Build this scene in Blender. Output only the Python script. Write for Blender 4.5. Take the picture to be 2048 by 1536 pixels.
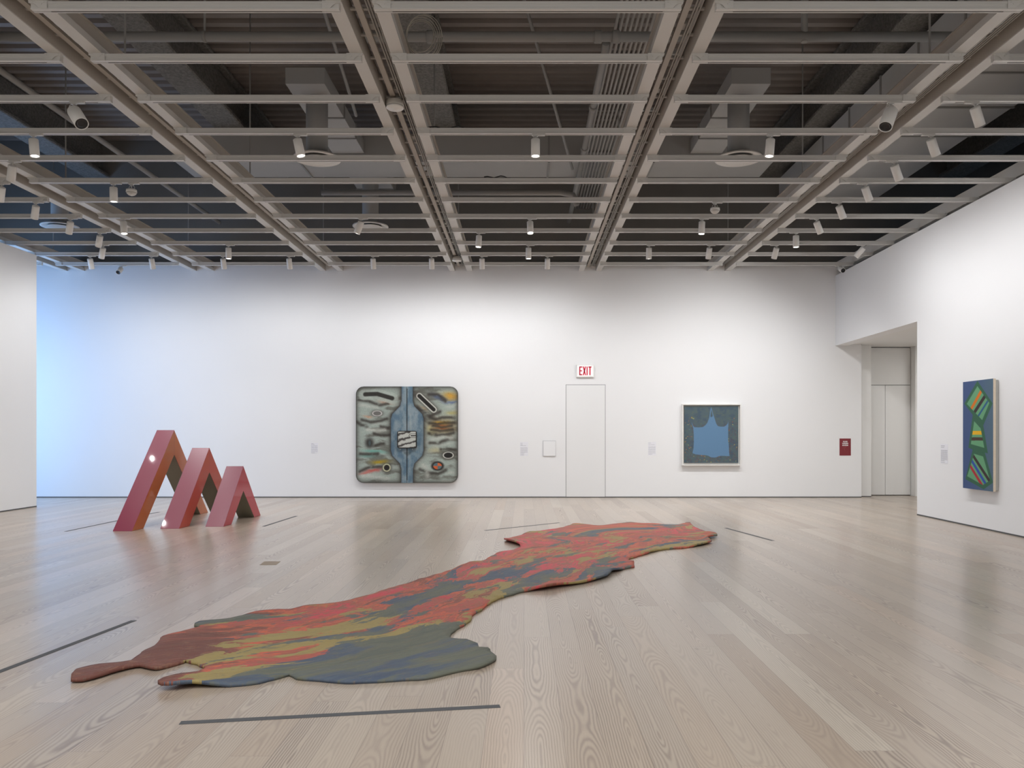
import bpy, bmesh, math, random
import numpy as np
from mathutils import Vector, Matrix, noise
from mathutils.geometry import delaunay_2d_cdt

for o in list(bpy.data.objects):
    bpy.data.objects.remove(o, do_unlink=True)
C = bpy.context.scene.collection
PI = math.pi

# ------------------------------------------------------------------ camera
F = 1620.0          # focal length in px of the 2048 px wide frame
PX, PY = 1048.0, 868.0   # vanishing point of the room's depth
EYE = 1.5
cam_d = bpy.data.cameras.new('camera')
cam = bpy.data.objects.new('camera', cam_d); C.objects.link(cam)
cam.location = (0, 0, EYE); cam.rotation_euler = (PI/2, 0, 0)
cam_d.sensor_width = 36; cam_d.sensor_fit = 'HORIZONTAL'
cam_d.lens = 36*F/2048
cam_d.shift_x = (1024-PX)/2048
cam_d.shift_y = (PY-768)/2048
cam_d.clip_end = 200
bpy.context.scene.camera = cam

# ------------------------------------------------------------------ view + world
vs = bpy.context.scene.view_settings
vs.view_transform = 'Standard'; vs.look = 'None'; vs.gamma = 1; vs.use_curve_mapping = False
vs.exposure = 0.10
w = bpy.data.worlds.new('world'); bpy.context.scene.world = w; w.use_nodes = True
w.node_tree.nodes['Background'].inputs[0].default_value = (0.45, 0.68, 1.0, 1)
w.node_tree.nodes['Background'].inputs[1].default_value = 0.5

# ------------------------------------------------------------------ area lights
def area(name, loc, rot, sx, sy, power, col):
    l = bpy.data.lights.new(name, 'AREA'); l.shape = 'RECTANGLE'; l.size = sx; l.size_y = sy
    l.energy = power; l.color = col
    o = bpy.data.objects.new(name, l); C.objects.link(o); o.location = loc; o.rotation_euler = rot
    return o
P_SPOT = 150.0
# unseen fill light added to brighten the vestibule at the right
area('vestibule_fill', (10.4, 17.2, 3.55), (0, 0, 0), 1.0, 2.5, 38, (1.0, .99, .97))
# daylight through the tall window round the corner at the far left
area('window_daylight', (-13.35, 16.6, 2.5), (0, -PI/2, 0), 4.4, 4.4, 280, (0.30, 0.54, .97))
# the lit rest of the gallery behind the camera
area('gallery_light', (-1.5, -0.6, 5.6), (0, 0, 0), 14, 11.5, 1050, (.955, .98, 1.0))

# ------------------------------------------------------------------ helpers
def fl(px, py, z=0.0):
    """point of the floor plane behind a place in the photograph"""
    Y = (EYE-z)*F/(py-PY)
    return Vector(((px-PX)*Y/F, Y, z))
def at(px, py, Y):
    return Vector(((px-PX)*Y/F, Y, EYE+(PY-py)*Y/F))

def tag(o, label=None, cat=None, group=None, kind=None):
    if label: o['label'] = label
    if cat: o['category'] = cat
    if group: o['group'] = group
    if kind: o['kind'] = kind
    return o
def thing(name, label, cat, loc=(0, 0, 0), group=None):
    o = bpy.data.objects.new(name, None); C.objects.link(o); o.location = loc
    o.empty_display_size = 0.1
    return tag(o, label, cat, group)
def link(name, me, mat, parent=None, loc=None):
    if mat is not None and len(me.materials) == 0:
        for m in (mat if isinstance(mat, (list, tuple)) else [mat]): me.materials.append(m)
    o = bpy.data.objects.new(name, me); C.objects.link(o)
    if parent is not None: o.parent = parent
    if loc is not None: o.location = loc
    return o
def obj(name, bm, mat, parent=None, loc=None, smooth=False):
    me = bpy.data.meshes.new(name)
    if smooth:
        for f in bm.faces: f.smooth = True
    bm.to_mesh(me); bm.free()
    return link(name, me, mat, parent, loc)
def struct(name, bm, mat):
    o = obj(name, bm, mat); o['kind'] = 'structure'; return o
def box(bm, x0, x1, y0, y1, z0, z1, mi=0):
    v = [bm.verts.new((x, y, z)) for z in (z0, z1) for x, y in ((x0, y0), (x1, y0), (x1, y1), (x0, y1))]
    for q in ((3, 2, 1, 0), (4, 5, 6, 7), (0, 1, 5, 4), (1, 2, 6, 5), (2, 3, 7, 6), (3, 0, 4, 7)):
        f = bm.faces.new([v[i] for i in q]); f.material_index = mi
    return v
def bx(*a):
    bm = bmesh.new(); box(bm, *a); return bm
def prism(bm, pts, z0, z1):
    a = sum(pts[i][0]*pts[(i+1) % len(pts)][1]-pts[(i+1) % len(pts)][0]*pts[i][1] for i in range(len(pts)))
    if a < 0: pts = pts[::-1]
    lo = [bm.verts.new((x, y, z0)) for x, y in pts]; hi = [bm.verts.new((x, y, z1)) for x, y in pts]
    bm.faces.new(lo[::-1]); bm.faces.new(hi)
    n = len(pts)
    for i in range(n): bm.faces.new((lo[i], lo[(i+1) % n], hi[(i+1) % n], hi[i]))
    return bm
def basis(d):
    d = Vector(d).normalized()
    u = d.orthogonal().normalized(); return u, d.cross(u), d
def ring(bm, c, u, v, r, n):
    return [bm.verts.new(c+u*(r*math.cos(2*PI*i/n))+v*(r*math.sin(2*PI*i/n))) for i in range(n)]
def lathe(bm, origin, axis, prof, n=24, cap0=True, cap1=True):
    """prof: list of (distance along axis, radius)"""
    o = Vector(origin); u, v, d = basis(axis)
    rs = [ring(bm, o+d*t, u, v, max(r, 1e-4), n) for t, r in prof]
    for a, b in zip(rs, rs[1:]):
        for i in range(n):
            f = bm.faces.new((a[i], a[(i+1) % n], b[(i+1) % n], b[i])); f.smooth = True
    if cap0: bm.faces.new(rs[0][::-1])
    if cap1: bm.faces.new(rs[-1])
    return bm
def tube(bm, pts, r, n=10):
    pts = [Vector(p) for p in pts]; prev = None; u = None
    for i, p in enumerate(pts):
        d = (pts[min(i+1, len(pts)-1)]-pts[max(i-1, 0)]).normalized()
        if u is None: u = d.orthogonal().normalized()
        u = (u-d*u.dot(d)).normalized(); v = d.cross(u)
        R = ring(bm, p, u, v, r, n)
        if prev:
            for k in range(n):
                f = bm.faces.new((prev[k], prev[(k+1) % n], R[(k+1) % n], R[k])); f.smooth = True
        else: bm.faces.new(R[::-1])
        prev = R
    bm.faces.new(prev)
    return bm

# ------------------------------------------------------------------ materials
class N:
    def __init__(s, name):
        s.m = bpy.data.materials.new(name); s.m.use_nodes = True
        s.t = s.m.node_tree; s.b = s.t.nodes['Principled BSDF']
    def n(s, typ, **kw):
        x = s.t.nodes.new(typ)
        for k, v in kw.items(): setattr(x, k, v)
        return x
    def put(s, sock, v):
        if isinstance(v, bpy.types.NodeSocket): s.t.links.new(v, sock)
        elif v is not None:
            if isinstance(v, (tuple, list)) and len(v) == 3 and sock.type == 'RGBA': v = tuple(v)+(1,)
            sock.default_value = v
    def math(s, op, a, b=None, c=None, clamp=False):
        x = s.n('ShaderNodeMath', operation=op, use_clamp=clamp)
        s.put(x.inputs[0], a); s.put(x.inputs[1], b); s.put(x.inputs[2], c)
        return x.outputs[0]
    def vec(s, x=0., y=0., z=0.):
        c = s.n('ShaderNodeCombineXYZ'); s.put(c.inputs[0], x); s.put(c.inputs[1], y); s.put(c.inputs[2], z); return c.outputs[0]
    def sep(s, v):
        c = s.n('ShaderNodeSeparateXYZ'); s.put(c.inputs[0], v); return c.outputs
    def mix(s, f, a, b, mode='MIX'):
        x = s.n('ShaderNodeMix', data_type='RGBA', blend_type=mode)
        s.put(x.inputs[0], f); s.put(x.inputs[6], a); s.put(x.inputs[7], b); return x.outputs[2]
    def noise(s, v, scale=1., detail=2., rough=.5, dist=0., out=0):
        x = s.n('ShaderNodeTexNoise'); s.put(x.inputs['Vector'], v)
        x.inputs['Scale'].default_value = scale; x.inputs['Detail'].default_value = detail
        x.inputs['Roughness'].default_value = rough; x.inputs['Distortion'].default_value = dist
        return x.outputs[out]
    def white(s, v, dims='3D', out='Value'):
        x = s.n('ShaderNodeTexWhiteNoise', noise_dimensions=dims)
        s.put(x.inputs['W' if dims == '1D' else 'Vector'], v); return x.outputs[out]
    def ramp(s, f, stops, mode='LINEAR'):
        x = s.n('ShaderNodeValToRGB'); s.put(x.inputs[0], f); r = x.color_ramp; r.interpolation = mode
        while len(r.elements) < len(stops): r.elements.new(0.5)
        for e, (p, c) in zip(r.elements, stops):
            e.position = p; e.color = tuple(c)+(1,) if len(c) == 3 else c
        return x.outputs[0]
    def pos(s): return s.n('ShaderNodeNewGeometry').outputs['Position']
    def bump(s, h, strength=.2, dist=.01):
        x = s.n('ShaderNodeBump'); x.inputs['Strength'].default_value = strength; x.inputs['Distance'].default_value = dist
        s.put(x.inputs['Height'], h); s.put(s.b.inputs['Normal'], x.outputs[0])
    def base(s, c): s.put(s.b.inputs['Base Color'], c)
    def rough(s, r): s.put(s.b.inputs['Roughness'], r)
def srgb(r, g, b):
    f = lambda c: (c/255/12.92 if c/255 <= .04045 else ((c/255+.055)/1.055)**2.4)
    return (f(r), f(g), f(b))

def plain(name, col, rough=.6, var=.06, scale=6., metal=0., bump=0., spec=.5):
    a = N(name); p = a.pos()
    nz = a.noise(p, scale, 4)
    a.base(a.mix(nz, tuple(c*(1-var) for c in col), tuple(min(1, c*(1+var)) for c in col)))
    a.rough(rough); a.b.inputs['Metallic'].default_value = metal
    a.b.inputs['Specular IOR Level'].default_value = spec
    if bump: a.bump(a.noise(p, scale*12, 3), bump, .004)
    return a.m
M = {}
M['wall'] = plain('white_wall_paint', (.83, .83, .835), .75, .008, 1.5, bump=.03, spec=.3)
M['door'] = plain('white_door_paint', (.81, .81, .81), .6, .008, 2)
M['lift'] = plain('pale_grey_door_paint', (.79, .785, .77), .5, .01, 2)
M['gap'] = plain('shadow_gap', (.10, .10, .10), .8)
M['gapsoft'] = plain('grey_gap', (.28, .28, .28), .8)
M['grid'] = plain('white_grid_enamel', (.60, .585, .555), .5, .03, 3, spec=.35)
M['track'] = plain('white_track_enamel', (.62, .61, .585), .4, .02, 3)
M['slot'] = plain('dark_track_slot', (.05, .04, .035), .7)
M['lamp'] = plain('white_lamp_enamel', (.80, .79, .76), .4, .01)
M['gridside'] = plain('galvanised_channel', (.42, .385, .34), .55, .08, 4)
M['cond'] = plain('grey_conduit', (.40, .385, .36), .5, .06, 5)
M['pipe'] = plain('painted_grey_pipe', (.30, .295, .28), .55, .06, 4)
M['duct'] = plain('painted_grey_duct', (.42, .415, .40), .6, .05, 2)
M['duct2'] = plain('galvanised_duct', (.56, .56, .55), .5, .05, 2)
M['deck'] = plain('painted_metal_deck', (.23, .20, .18), .6, .1, 3)
M['plenum'] = plain('dark_plenum_paint', (.20, .19, .175), .8, .1, 2)
a = N('sprayed_fireproofing'); p = a.pos(); nz = a.noise(p, 22, 6, .7)
a.base(a.ramp(nz, [(.3, (.12, .115, .105)), (.7, (.28, .27, .25))])); a.rough(.95); a.bump(nz, .8, .04); M['fire'] = a.m
M['black'] = plain('black_lens', (.012, .012, .014), .2)
M['cable'] = plain('ivory_cable', (.45, .42, .36), .6)
M['gap2'] = plain('dark_cable', (.03, .03, .03), .6)
M['tape'] = plain('charcoal_tape', (.075, .075, .078), .75, .25, 60)
M['tapepale'] = plain('greige_tape', (.36, .31, .26), .6, .1, 30)
M['plate'] = plain('bronze_floor_plate', (.24, .175, .11), .45, .06, 20)
M['paper'] = plain('label_paper', (.80, .80, .84), .7, .01)
M['ink'] = plain('grey_print', (.33, .33, .35), .8)
M['frame'] = plain('white_wood_frame', (.80, .785, .75), .5, .02, 8)
M['edge'] = plain('dark_canvas_edge', (.05, .048, .045), .8)
M['wood'] = plain('raw_canvas_edge', (.70, .60, .47), .8, .08, 30)
M['gwood'] = plain('grey_stretcher', (.42, .41, .38), .8, .06, 30)
M['red'] = plain('maroon_sign', srgb(128, 42, 50), .45, .03)
M['redlite'] = plain('dusty_red_print', srgb(150, 80, 80), .5, .03)
M['white'] = plain('white_print', (.85, .85, .83), .5, .01)
M['exitred'] = plain('exit_red', (.72, .005, .04), .4, .02)
def emis(name, col, st):
    a = N(name); a.base(col); a.put(a.b.inputs['Emission Color'], col); a.b.inputs['Emission Strength'].default_value = st
    return a.m
M['lens'] = emis('lit_lens', (1, .97, .92), 12.0)
M['exitface'] = emis('exit_face', (.95, .95, .95), .08)

# lacquer: crimson on the sloping outside, warmer on the flanks
def lacquer(name, col, rough=.16):
    a = N(name); p = a.pos()
    a.base(a.mix(a.noise(p, 2, 2), tuple(c*.96 for c in col), tuple(c*1.04 for c in col)))
    a.rough(rough+.2); a.b.inputs['Coat Weight'].default_value = .5; a.b.inputs['Coat Roughness'].default_value = .045
    return a.m
M['crim'] = lacquer('crimson_lacquer', srgb(130, 36, 62))
M['or1'] = lacquer('burnt_orange_lacquer', srgb(188, 104, 54), .3)
M['or2'] = lacquer('vermilion_lacquer', srgb(188, 76, 58), .3)
M['or3'] = lacquer('rose_lacquer', srgb(178, 54, 66), .3)
M['olive'] = lacquer('olive_grey_lacquer', srgb(122, 116, 98), .4)

# painted canvas: colours are stored on the mesh
a = N('painted_canvas'); at_ = a.n('ShaderNodeAttribute'); at_.attribute_name = 'paint'
p = a.pos()
a.base(a.mix(a.math('MULTIPLY', a.noise(p, 160, 2), .22), at_.outputs[0], (.05, .05, .05)))
a.rough(.7); a.b.inputs['Specular IOR Level'].default_value = .25; M['canvas'] = a.m

# --- floor: wide bleached planks with cathedral grain
a = N('bleached_pine_planks'); p = a.pos(); X, Y, Z = a.sep(p)
Wd = .196
u = a.math('DIVIDE', X, Wd); col = a.math('FLOOR', u)
xl = a.math('MULTIPLY', a.math('SUBTRACT', a.math('SUBTRACT', u, col), .5), Wd)
r1 = a.white(col, '1D')
v = a.math('ADD', a.math('DIVIDE', Y, 3.4), a.math('MULTIPLY', r1, 9.)); row = a.math('FLOOR', v)
vf = a.math('SUBTRACT', v, row)
rid = a.vec(col, row, 0.)
rc = a.white(rid, '3D', 'Color'); ra, rb, rcc = a.sep(rc)
rd = a.white(a.vec(row, col, 3.7), '3D', 'Value')
gx = a.math('GREATER_THAN', a.math('ABSOLUTE', xl), Wd/2-.0013)
gy = a.math('LESS_THAN', a.math('MULTIPLY', vf, 3.4), .0022)
gap = a.math('MAXIMUM', gx, gy)
tone = a.ramp(ra, [(0, srgb(168, 150, 132)), (.2, srgb(179, 162, 144)), (.45, srgb(174, 159, 143)), (.7, srgb(182, 167, 150)), (.9, srgb(187, 167, 148)), (1, srgb(189, 177, 161))])
off = a.math('MULTIPLY', rb, 200.)
ypl = a.math('ADD', Y, off)
# pith line wandering below the board face
a1 = a.noise(a.vec(off, a.math('MULTIPLY', ypl, .42), 0.), 1., 2.0, .5)
dep = a.math('MULTIPLY', a.math('SUBTRACT', a1, .47), .55)
wob = a.math('MULTIPLY', a.math('SUBTRACT', a.noise(a.vec(a.math('MULTIPLY', X, 9.), a.math('MULTIPLY', ypl, 2.0), off), 1., 3., .6), .5), .022)
xo = a.math('ADD', xl, a.math('MULTIPLY', a.math('SUBTRACT', rcc, .5), .13))
d = a.math('ADD', a.math('SQRT', a.math('ADD', a.math('MULTIPLY', xo, xo), a.math('MULTIPLY', dep, dep))), wob)
rg = a.math('SINE', a.math('MULTIPLY', d, 2*PI/.0135))
rg = a.math('POWER', a.math('MULTIPLY', a.math('ADD', rg, 1.), .5), 1.6)
amp = a.math('MULTIPLY', a.math('ADD', .22, a.math('MULTIPLY', rd, .55)), a.ramp(a.noise(a.vec(a.math('MULTIPLY', X, 5.), a.math('MULTIPLY', Y, .6), 4.), 1., 2.), [(.3, (.45, .45, .45)), (.65, (1, 1, 1))]))
g = a.math('MULTIPLY', rg, amp)
fib = a.noise(a.vec(a.math('MULTIPLY', X, 260.), a.math('MULTIPLY', Y, 5.), 0.), 1., 2., .6)
big = a.noise(p, .35, 2.)
c0 = a.mix(a.math('MULTIPLY', g, .95), tone, srgb(98, 82, 74))
c0 = a.mix(a.math('MULTIPLY', a.math('SUBTRACT', fib, .35, clamp=True), .30), c0, srgb(120, 104, 92))
# knots
vo = a.n('ShaderNodeTexVoronoi'); a.put(vo.inputs['Vector'], a.vec(a.math('MULTIPLY', X, 2.2), a.math('MULTIPLY', Y, 1.1), 0.)); vo.inputs['Scale'].default_value = 1.
kn = a.ramp(vo.outputs['Distance'], [(0, (1, 1, 1)), (.022, (.6, .6, .6)), (.045, (0, 0, 0))])
kn = a.math('MULTIPLY', kn, a.math('GREATER_THAN', a.sep(vo.outputs['Color'])[0], .45))
c0 = a.mix(a.math('MULTIPLY', kn, .55), c0, srgb(92, 84, 78))
c0 = a.mix(a.math('MULTIPLY', a.math('SUBTRACT', big, .4, clamp=True), .25), c0, srgb(190, 180, 168))
c0 = a.mix(.10, c0, srgb(120, 104, 88))
c0 = a.mix(a.math('MULTIPLY', gap, .6), c0, srgb(92, 80, 70))
a.base(c0)
a.rough(a.math('ADD', .27, a.math('ADD', a.math('MULTIPLY', rb, .06), a.math('MULTIPLY', fib, .10))))
a.b.inputs['Specular IOR Level'].default_value = .6; a.b.inputs['Coat Weight'].default_value = .48; a.b.inputs['Coat Roughness'].default_value = .2
a.bump(a.math('SUBTRACT', a.math('MULTIPLY', g, -.25), gap), .12, .002)
M['floor'] = a.m

# --- poured sheet: marbled pigments running along its length
a = N('marbled_latex'); fa = a.n('ShaderNodeAttribute'); fa.attribute_name = 'flow'
ca = a.n('ShaderNodeAttribute'); ca.attribute_name = 'zones'
fu, fv, _ = a.sep(fa.outputs['Vector']); warm, cool, yel = a.sep(ca.outputs['Vector'])
base = a.vec(a.math('MULTIPLY', fu, .95), a.math('MULTIPLY', fv, 2.9), 0.)
wn = a.n('ShaderNodeTexNoise'); a.put(wn.inputs['Vector'], base); wn.inputs['Scale'].default_value = 1.3; wn.inputs['Detail'].default_value = 5.; wn.inputs['Roughness'].default_value = .6
vm = a.n('ShaderNodeVectorMath', operation='MULTIPLY_ADD'); a.put(vm.inputs[0], wn.outputs['Color']); vm.inputs[1].default_value = (1.3, 2.0, 0); a.put(vm.inputs[2], base)
wv = vm.outputs[0]
def shifted(x, y):
    q = a.n('ShaderNodeVectorMath', operation='ADD'); a.put(q.inputs[0], wv); q.inputs[1].default_value = (x, y, 2); return q.outputs[0]
n1 = a.noise(wv, 1.9, 3.5, .55); n2 = a.noise(shifted(3, 8), 1.7, 3.5, .55); n3 = a.noise(shifted(7.3, 4.1), 1.5, 4., .58)
fine = a.noise(shifted(1, 5), 9., 6., .7); vein = a.noise(shifted(5, 1), 4., 4., .6)
hot = a.ramp(a.math('ADD', a.math('MULTIPLY', a.math('SUBTRACT', n1, .5), 1.7), warm), [
    (0, srgb(108, 60, 52)), (.20, srgb(126, 68, 58)), (.32, srgb(142, 78, 64)), (.40, srgb(198, 98, 68)), (.46, srgb(202, 92, 70)), (.50, srgb(160, 84, 70)),
    (.58, srgb(178, 80, 72)), (.64, srgb(160, 90, 76)), (.69, srgb(200, 64, 76)), (.84, srgb(204, 72, 84)), (.88, srgb(158, 88, 76)), (1, srgb(142, 92, 76))])
hot = a.mix(a.ramp(fine, [(.53, (0, 0, 0)), (.60, (.75, .75, .75))]), hot, srgb(140, 98, 76))
coolc = a.ramp(n2, [(.30, srgb(58, 78, 100)), (.42, srgb(70, 88, 104)), (.47, srgb(86, 96, 94)), (.56, srgb(98, 104, 90)), (.66, srgb(84, 94, 86))])
coolc = a.mix(a.ramp(fine, [(.57, (0, 0, 0)), (.66, (.8, .8, .8))]), coolc, srgb(122, 104, 82))
olive = a.mix(n1, srgb(148, 126, 76), srgb(160, 146, 88))
def gate(nz, f, k, w_=.012): return a.ramp(a.math('ADD', a.math('MULTIPLY', a.math('SUBTRACT', nz, .5), k), f), [(.5, (0, 0, 0)), (.5+w_, (1, 1, 1))])
rc_ = a.mix(gate(n2, yel, 2.0), hot, olive)
rc_ = a.mix(gate(n3, cool, 1.9), rc_, coolc)
# thin dark veins where two pigments meet
rc_ = a.mix(a.ramp(a.math('ABSOLUTE', a.math('SUBTRACT', vein, .5)), [(0, (.45, .45, .45)), (.012, (0, 0, 0))]), rc_, srgb(98, 96, 84))
rc_ = a.mix(.16, rc_, srgb(124, 104, 90))
a.base(rc_); a.rough(.6); a.b.inputs['Specular IOR Level'].default_value = .3
a.bump(a.math('ADD', a.math('MULTIPLY', fine, .6), a.noise(base, 7., 4.)), .55, .02)
M['pour'] = a.m

# ================================================================== SETTING
D = 19.13
ZW = 5.24
struct('floor', bx(-14, 12, -9, 21, -.2, 0), M['floor'])
struct('wall_back', bx(-13.7, 7.97, D, D+.2, 0, 5.52), M['wall'])
struct('wall_left', bx(-10.35, -10.05, -9, 16.70, 0, 5.18), M['wall'])
bm = prism(bmesh.new(), [(6.86, -9), (7.22, 11.7), (7.28, 15.0), (7.60, 15.0), (7.54, 11.7), (7.2, -9)], 0, ZW)
struct('wall_right', bm, M['wall'])
bm = prism(bmesh.new(), [(7.281, 15.001), (7.357, D-.001), (7.66, D-.001), (7.601, 15.001)], 3.585, ZW)
struct('wall_header', bm, M['wall'])
struct('wall_behind', bx(-14, 12.5, -9.2, -9, 0, 8.7), M['wall'])
# vestibule round the corner of the right wall
bm = bmesh.new()
box(bm, 7.971, 8.285, 19.33, 19.88, 0, 3.62); box(bm, 9.43, 11.2, 19.52, 19.88, 0, 3.62)
box(bm, 11.2, 11.4, 14.7, 19.88, 0, 3.62); box(bm, 7.61, 11.4, 14.7, 15.0, 0, 3.62)
box(bm, 8.285, 9.43, 19.80, 19.88, 0, 3.62)
struct('wall_vestibule', bm, M['lift'])
bm = prism(bmesh.new(), [(7.61, 15.0), (11.4, 15.0), (11.4, 19.9), (7.98, 19.9), (7.98, 19.12), (7.67, 19.12)], 3.621, 3.75)
struct('ceiling_vestibule', bm, M['lift'])
# lift-like double door with transom
d2 = thing('door_2', None, None, (8.86, 19.8, 0)); d2['kind'] = 'structure'
obj('transom_panel', bx(8.295-8.86, 9.42-8.86, -.05, 0, 2.70, 3.60), M['lift'], d2)
obj('door_leaf', bx(8.295-8.86, 8.802-8.86, -.05, 0, .02, 2.685), M['lift'], d2)
obj('door_leaf', bx(8.812-8.86, 9.42-8.86, -.05, 0, .02, 2.685), M['lift'], d2)
obj('door_gap', bx(8.286-8.86, 9.429-8.86, -.012, 0, .005, 3.615), M['gapsoft'], d2)
# flush service door in the back wall
x0, x1, zt = at(1131.5, 0, D).x, at(1211, 0, D).x, at(0, 769, D).z
d1 = thing('door_1', None, None, ((x0+x1)/2, D, 0)); d1['kind'] = 'structure'
h = (x1-x0)/2
obj('door_leaf', bx(-h+.012, h-.012, -.006, 0, .02, zt-.012), M['door'], d1)
obj('door_gap', bx(-h, h, -.002, 0, .0, zt), M['gapsoft'], d1)
# dark reveals where the walls meet the floor
struct('baseboard_back', bx(-13.7, 7.97, D-.004, D, 0, .022), M['gap'])
struct('baseboard_left', bx(-10.05, -10.046, -9, 16.70, 0, .022), M['gap'])
bm = prism(bmesh.new(), [(6.855, -9), (7.215, 11.7), (7.275, 15.0), (7.28, 15), (7.22, 11.7), (6.86, -9)], 0, .022)
struct('baseboard_right', bm, M['gap'])
struct('baseboard_vestibule', bx(7.98, 8.285, 19.325, 19.33, 0, .02), M['gap'])
# far-left outer wall with the window the blue daylight comes through
bm = bmesh.new()
box(bm, -13.9, -13.7, -9, 14.3, 0, 5.52); box(bm, -13.9, -13.7, 14.3, 18.9, 0, .25); box(bm, -13.9, -13.7, 14.3, 18.9, 4.95, 5.52); box(bm, -13.9, -13.7, 18.9, D+.2, 0, 5.52)
struct('wall_outer_left', bm, M['wall'])
w1 = thing('window_1', None, None, (-13.8, 16.6, .25)); w1['kind'] = 'structure'
bm = bmesh.new()
for y in (-2.3, -.77, .77, 2.24): box(bm, -.05, .05, y, y+.06, 0, 4.7)
for z in (0, 4.64): box(bm, -.05, .05, -2.3, 2.3, z, z+.06)
obj('window_frame', bm, M['gapsoft'], w1)

# plenum: dark upper walls, corrugated deck, fireproofed beams
struct('wall_plenum_back', bx(-14, 12.5, D+.25, D+.45, 5.0, 8.7), M['plenum'])
struct('wall_plenum_vestibule', bx(7.99, 12.5, D+.22+.6, D+.45+.5, 3.76, 5.5), M['plenum'])
struct('wall_plenum_left', bx(-14.1, -13.95, -9, D+.4, 5.0, 8.7), M['plenum'])
struct('wall_plenum_right', bx(12.3, 12.5, -9, D+.4, 3.6, 8.7), M['plenum'])
struct('ceiling_soffit', bx(7.62, 12.4, -9, 14.7, 4.9, 5.0), M['plenum'])
bm = bmesh.new(); prof = []; y = -9.0
while y < D+.4:
    prof += [(y, 8.5), (y+.13, 8.5), (y+.16, 8.57), (y+.27, 8.57)]; y += .30
va = [bm.verts.new((-14, yy, zz)) for yy, zz in prof]; vb = [bm.verts.new((12.4, yy, zz)) for yy, zz in prof]
for i in range(len(prof)-1): bm.faces.new((va[i], va[i+1], vb[i+1], vb[i]))
struct('ceiling', bm, M['deck'])
for i, (x, nm) in enumerate(((-10.2, 'outermost, above the left wall'), (-5.9, 'in the second bay from the left'), (-1.66, 'left of the conduit bundle'), (5.9, 'near the right wall'), (10.2, 'beyond the right wall'))):
    bm = bmesh.new(); box(bm, -.3, .3, -8.9, D+.24, 0, .09); box(bm, -.10, .10, -8.9, D+.24, .09, .80); box(bm, -.24, .24, -8.9, D+.24, .80, .88)
    bmesh.ops.bevel(bm, geom=bm.edges[:], offset=.02, segments=1, affect='EDGES')
    o = obj('fireproofed_beam', bm, M['fire'], None, (x, 0, 7.62))
    tag(o, 'rough grey fireproofed beam under the deck, '+nm, 'ceiling beam', 'fireproofed beams under the deck')

# ================================================================== LIGHTING GRID
ZF = EYE+3.849     # underside of the grid beams
BEAMS = [-10.64, -7.59, -4.54, -1.49, 1.555, 4.60]
BNAME = ['outermost left, above the left wall', 'second from the left', 'third from the left', 'left one of the middle pair, with smoke detectors', 'right one of the middle pair', 'nearest the right wall']
for bi, (x, nm) in enumerate(zip(BEAMS, BNAME)):
    t = thing('grid_beam', 'long white twin-railed grid beam, '+nm, 'grid beam', (x, 0, ZF), 'twin-railed beams of the lighting grid')
    y0, y1 = (5.0, D-.004)
    for s in (-1, 1):
        bm = bmesh.new()
        xa, xb = sorted((s*.14, s*.272))
        box(bm, xa, xb, y0, y1, 0, .012, 0)
        xs = s*.14; q = sorted((xs, xs+s*.02)); box(bm, q[0], q[1], y0, y1, .012, .21, 1)
        xs = s*.272; q = sorted((xs, xs-s*.02)); box(bm, q[0], q[1], y0, y1, .012, .07, 0)
        box(bm, xa, xb, y0, y1, .20, .215, 1)
        q = sorted((s*.252, s*.235)); box(bm, q[0], q[1], y0, y1, .07, .20, 1)
        obj('rail', bm, [M['grid'], M['gridside']], t)
    obj('inner_channel', bx(-.075, -.015, y0, y1, .10, .13), M['gridside'], t)
    for k, cx in enumerate((.035, .062, .09)):
        obj('conduit', tube(bmesh.new(), [(cx, y0, .12), (cx, y1, .12)], .0085, 8), M['cond'], t)
    bm = bmesh.new(); yy = 5.6
    while yy < D-.2:
        box(bm, -.14, .14, yy, yy+.04, .135, .15)
        if int(yy*10) % 3 == 0: box(bm, -.02, .03, yy+.3, yy+.42, .145, .17)
        yy += .9926/2
    obj('cross_ties', bm, M['cond'], t)
    for k, yy in enumerate((9.2, 13.4, 18.3)):
        obj('hanger_rod', tube(bmesh.new(), [(.008, yy, .152), (.008, yy, 3.1)], .012, 8), M['pipe'], t)
# single rail running just above the right-hand wall
o = thing('grid_beam', 'white edge rail of the lighting grid running along the top of the right-hand wall', 'grid beam', (7.375, 0, ZF), 'twin-railed beams of the lighting grid')
bm = bmesh.new(); box(bm, 0, .14, 5, D-.004, 0, .012, 0); box(bm, 0, .02, 5, D-.004, .012, .21, 1); box(bm, .12, .14, 5, D-.004, .012, .21, 1)
obj('rail', bm, [M['grid'], M['track']], o)
bm = bmesh.new()
for k in range(14): box(bm, .02, .10, 5.7+k*.9926, 5.74+k*.9926, .02, .16)
obj('bracket_row', bm, M['grid'], o)

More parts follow.
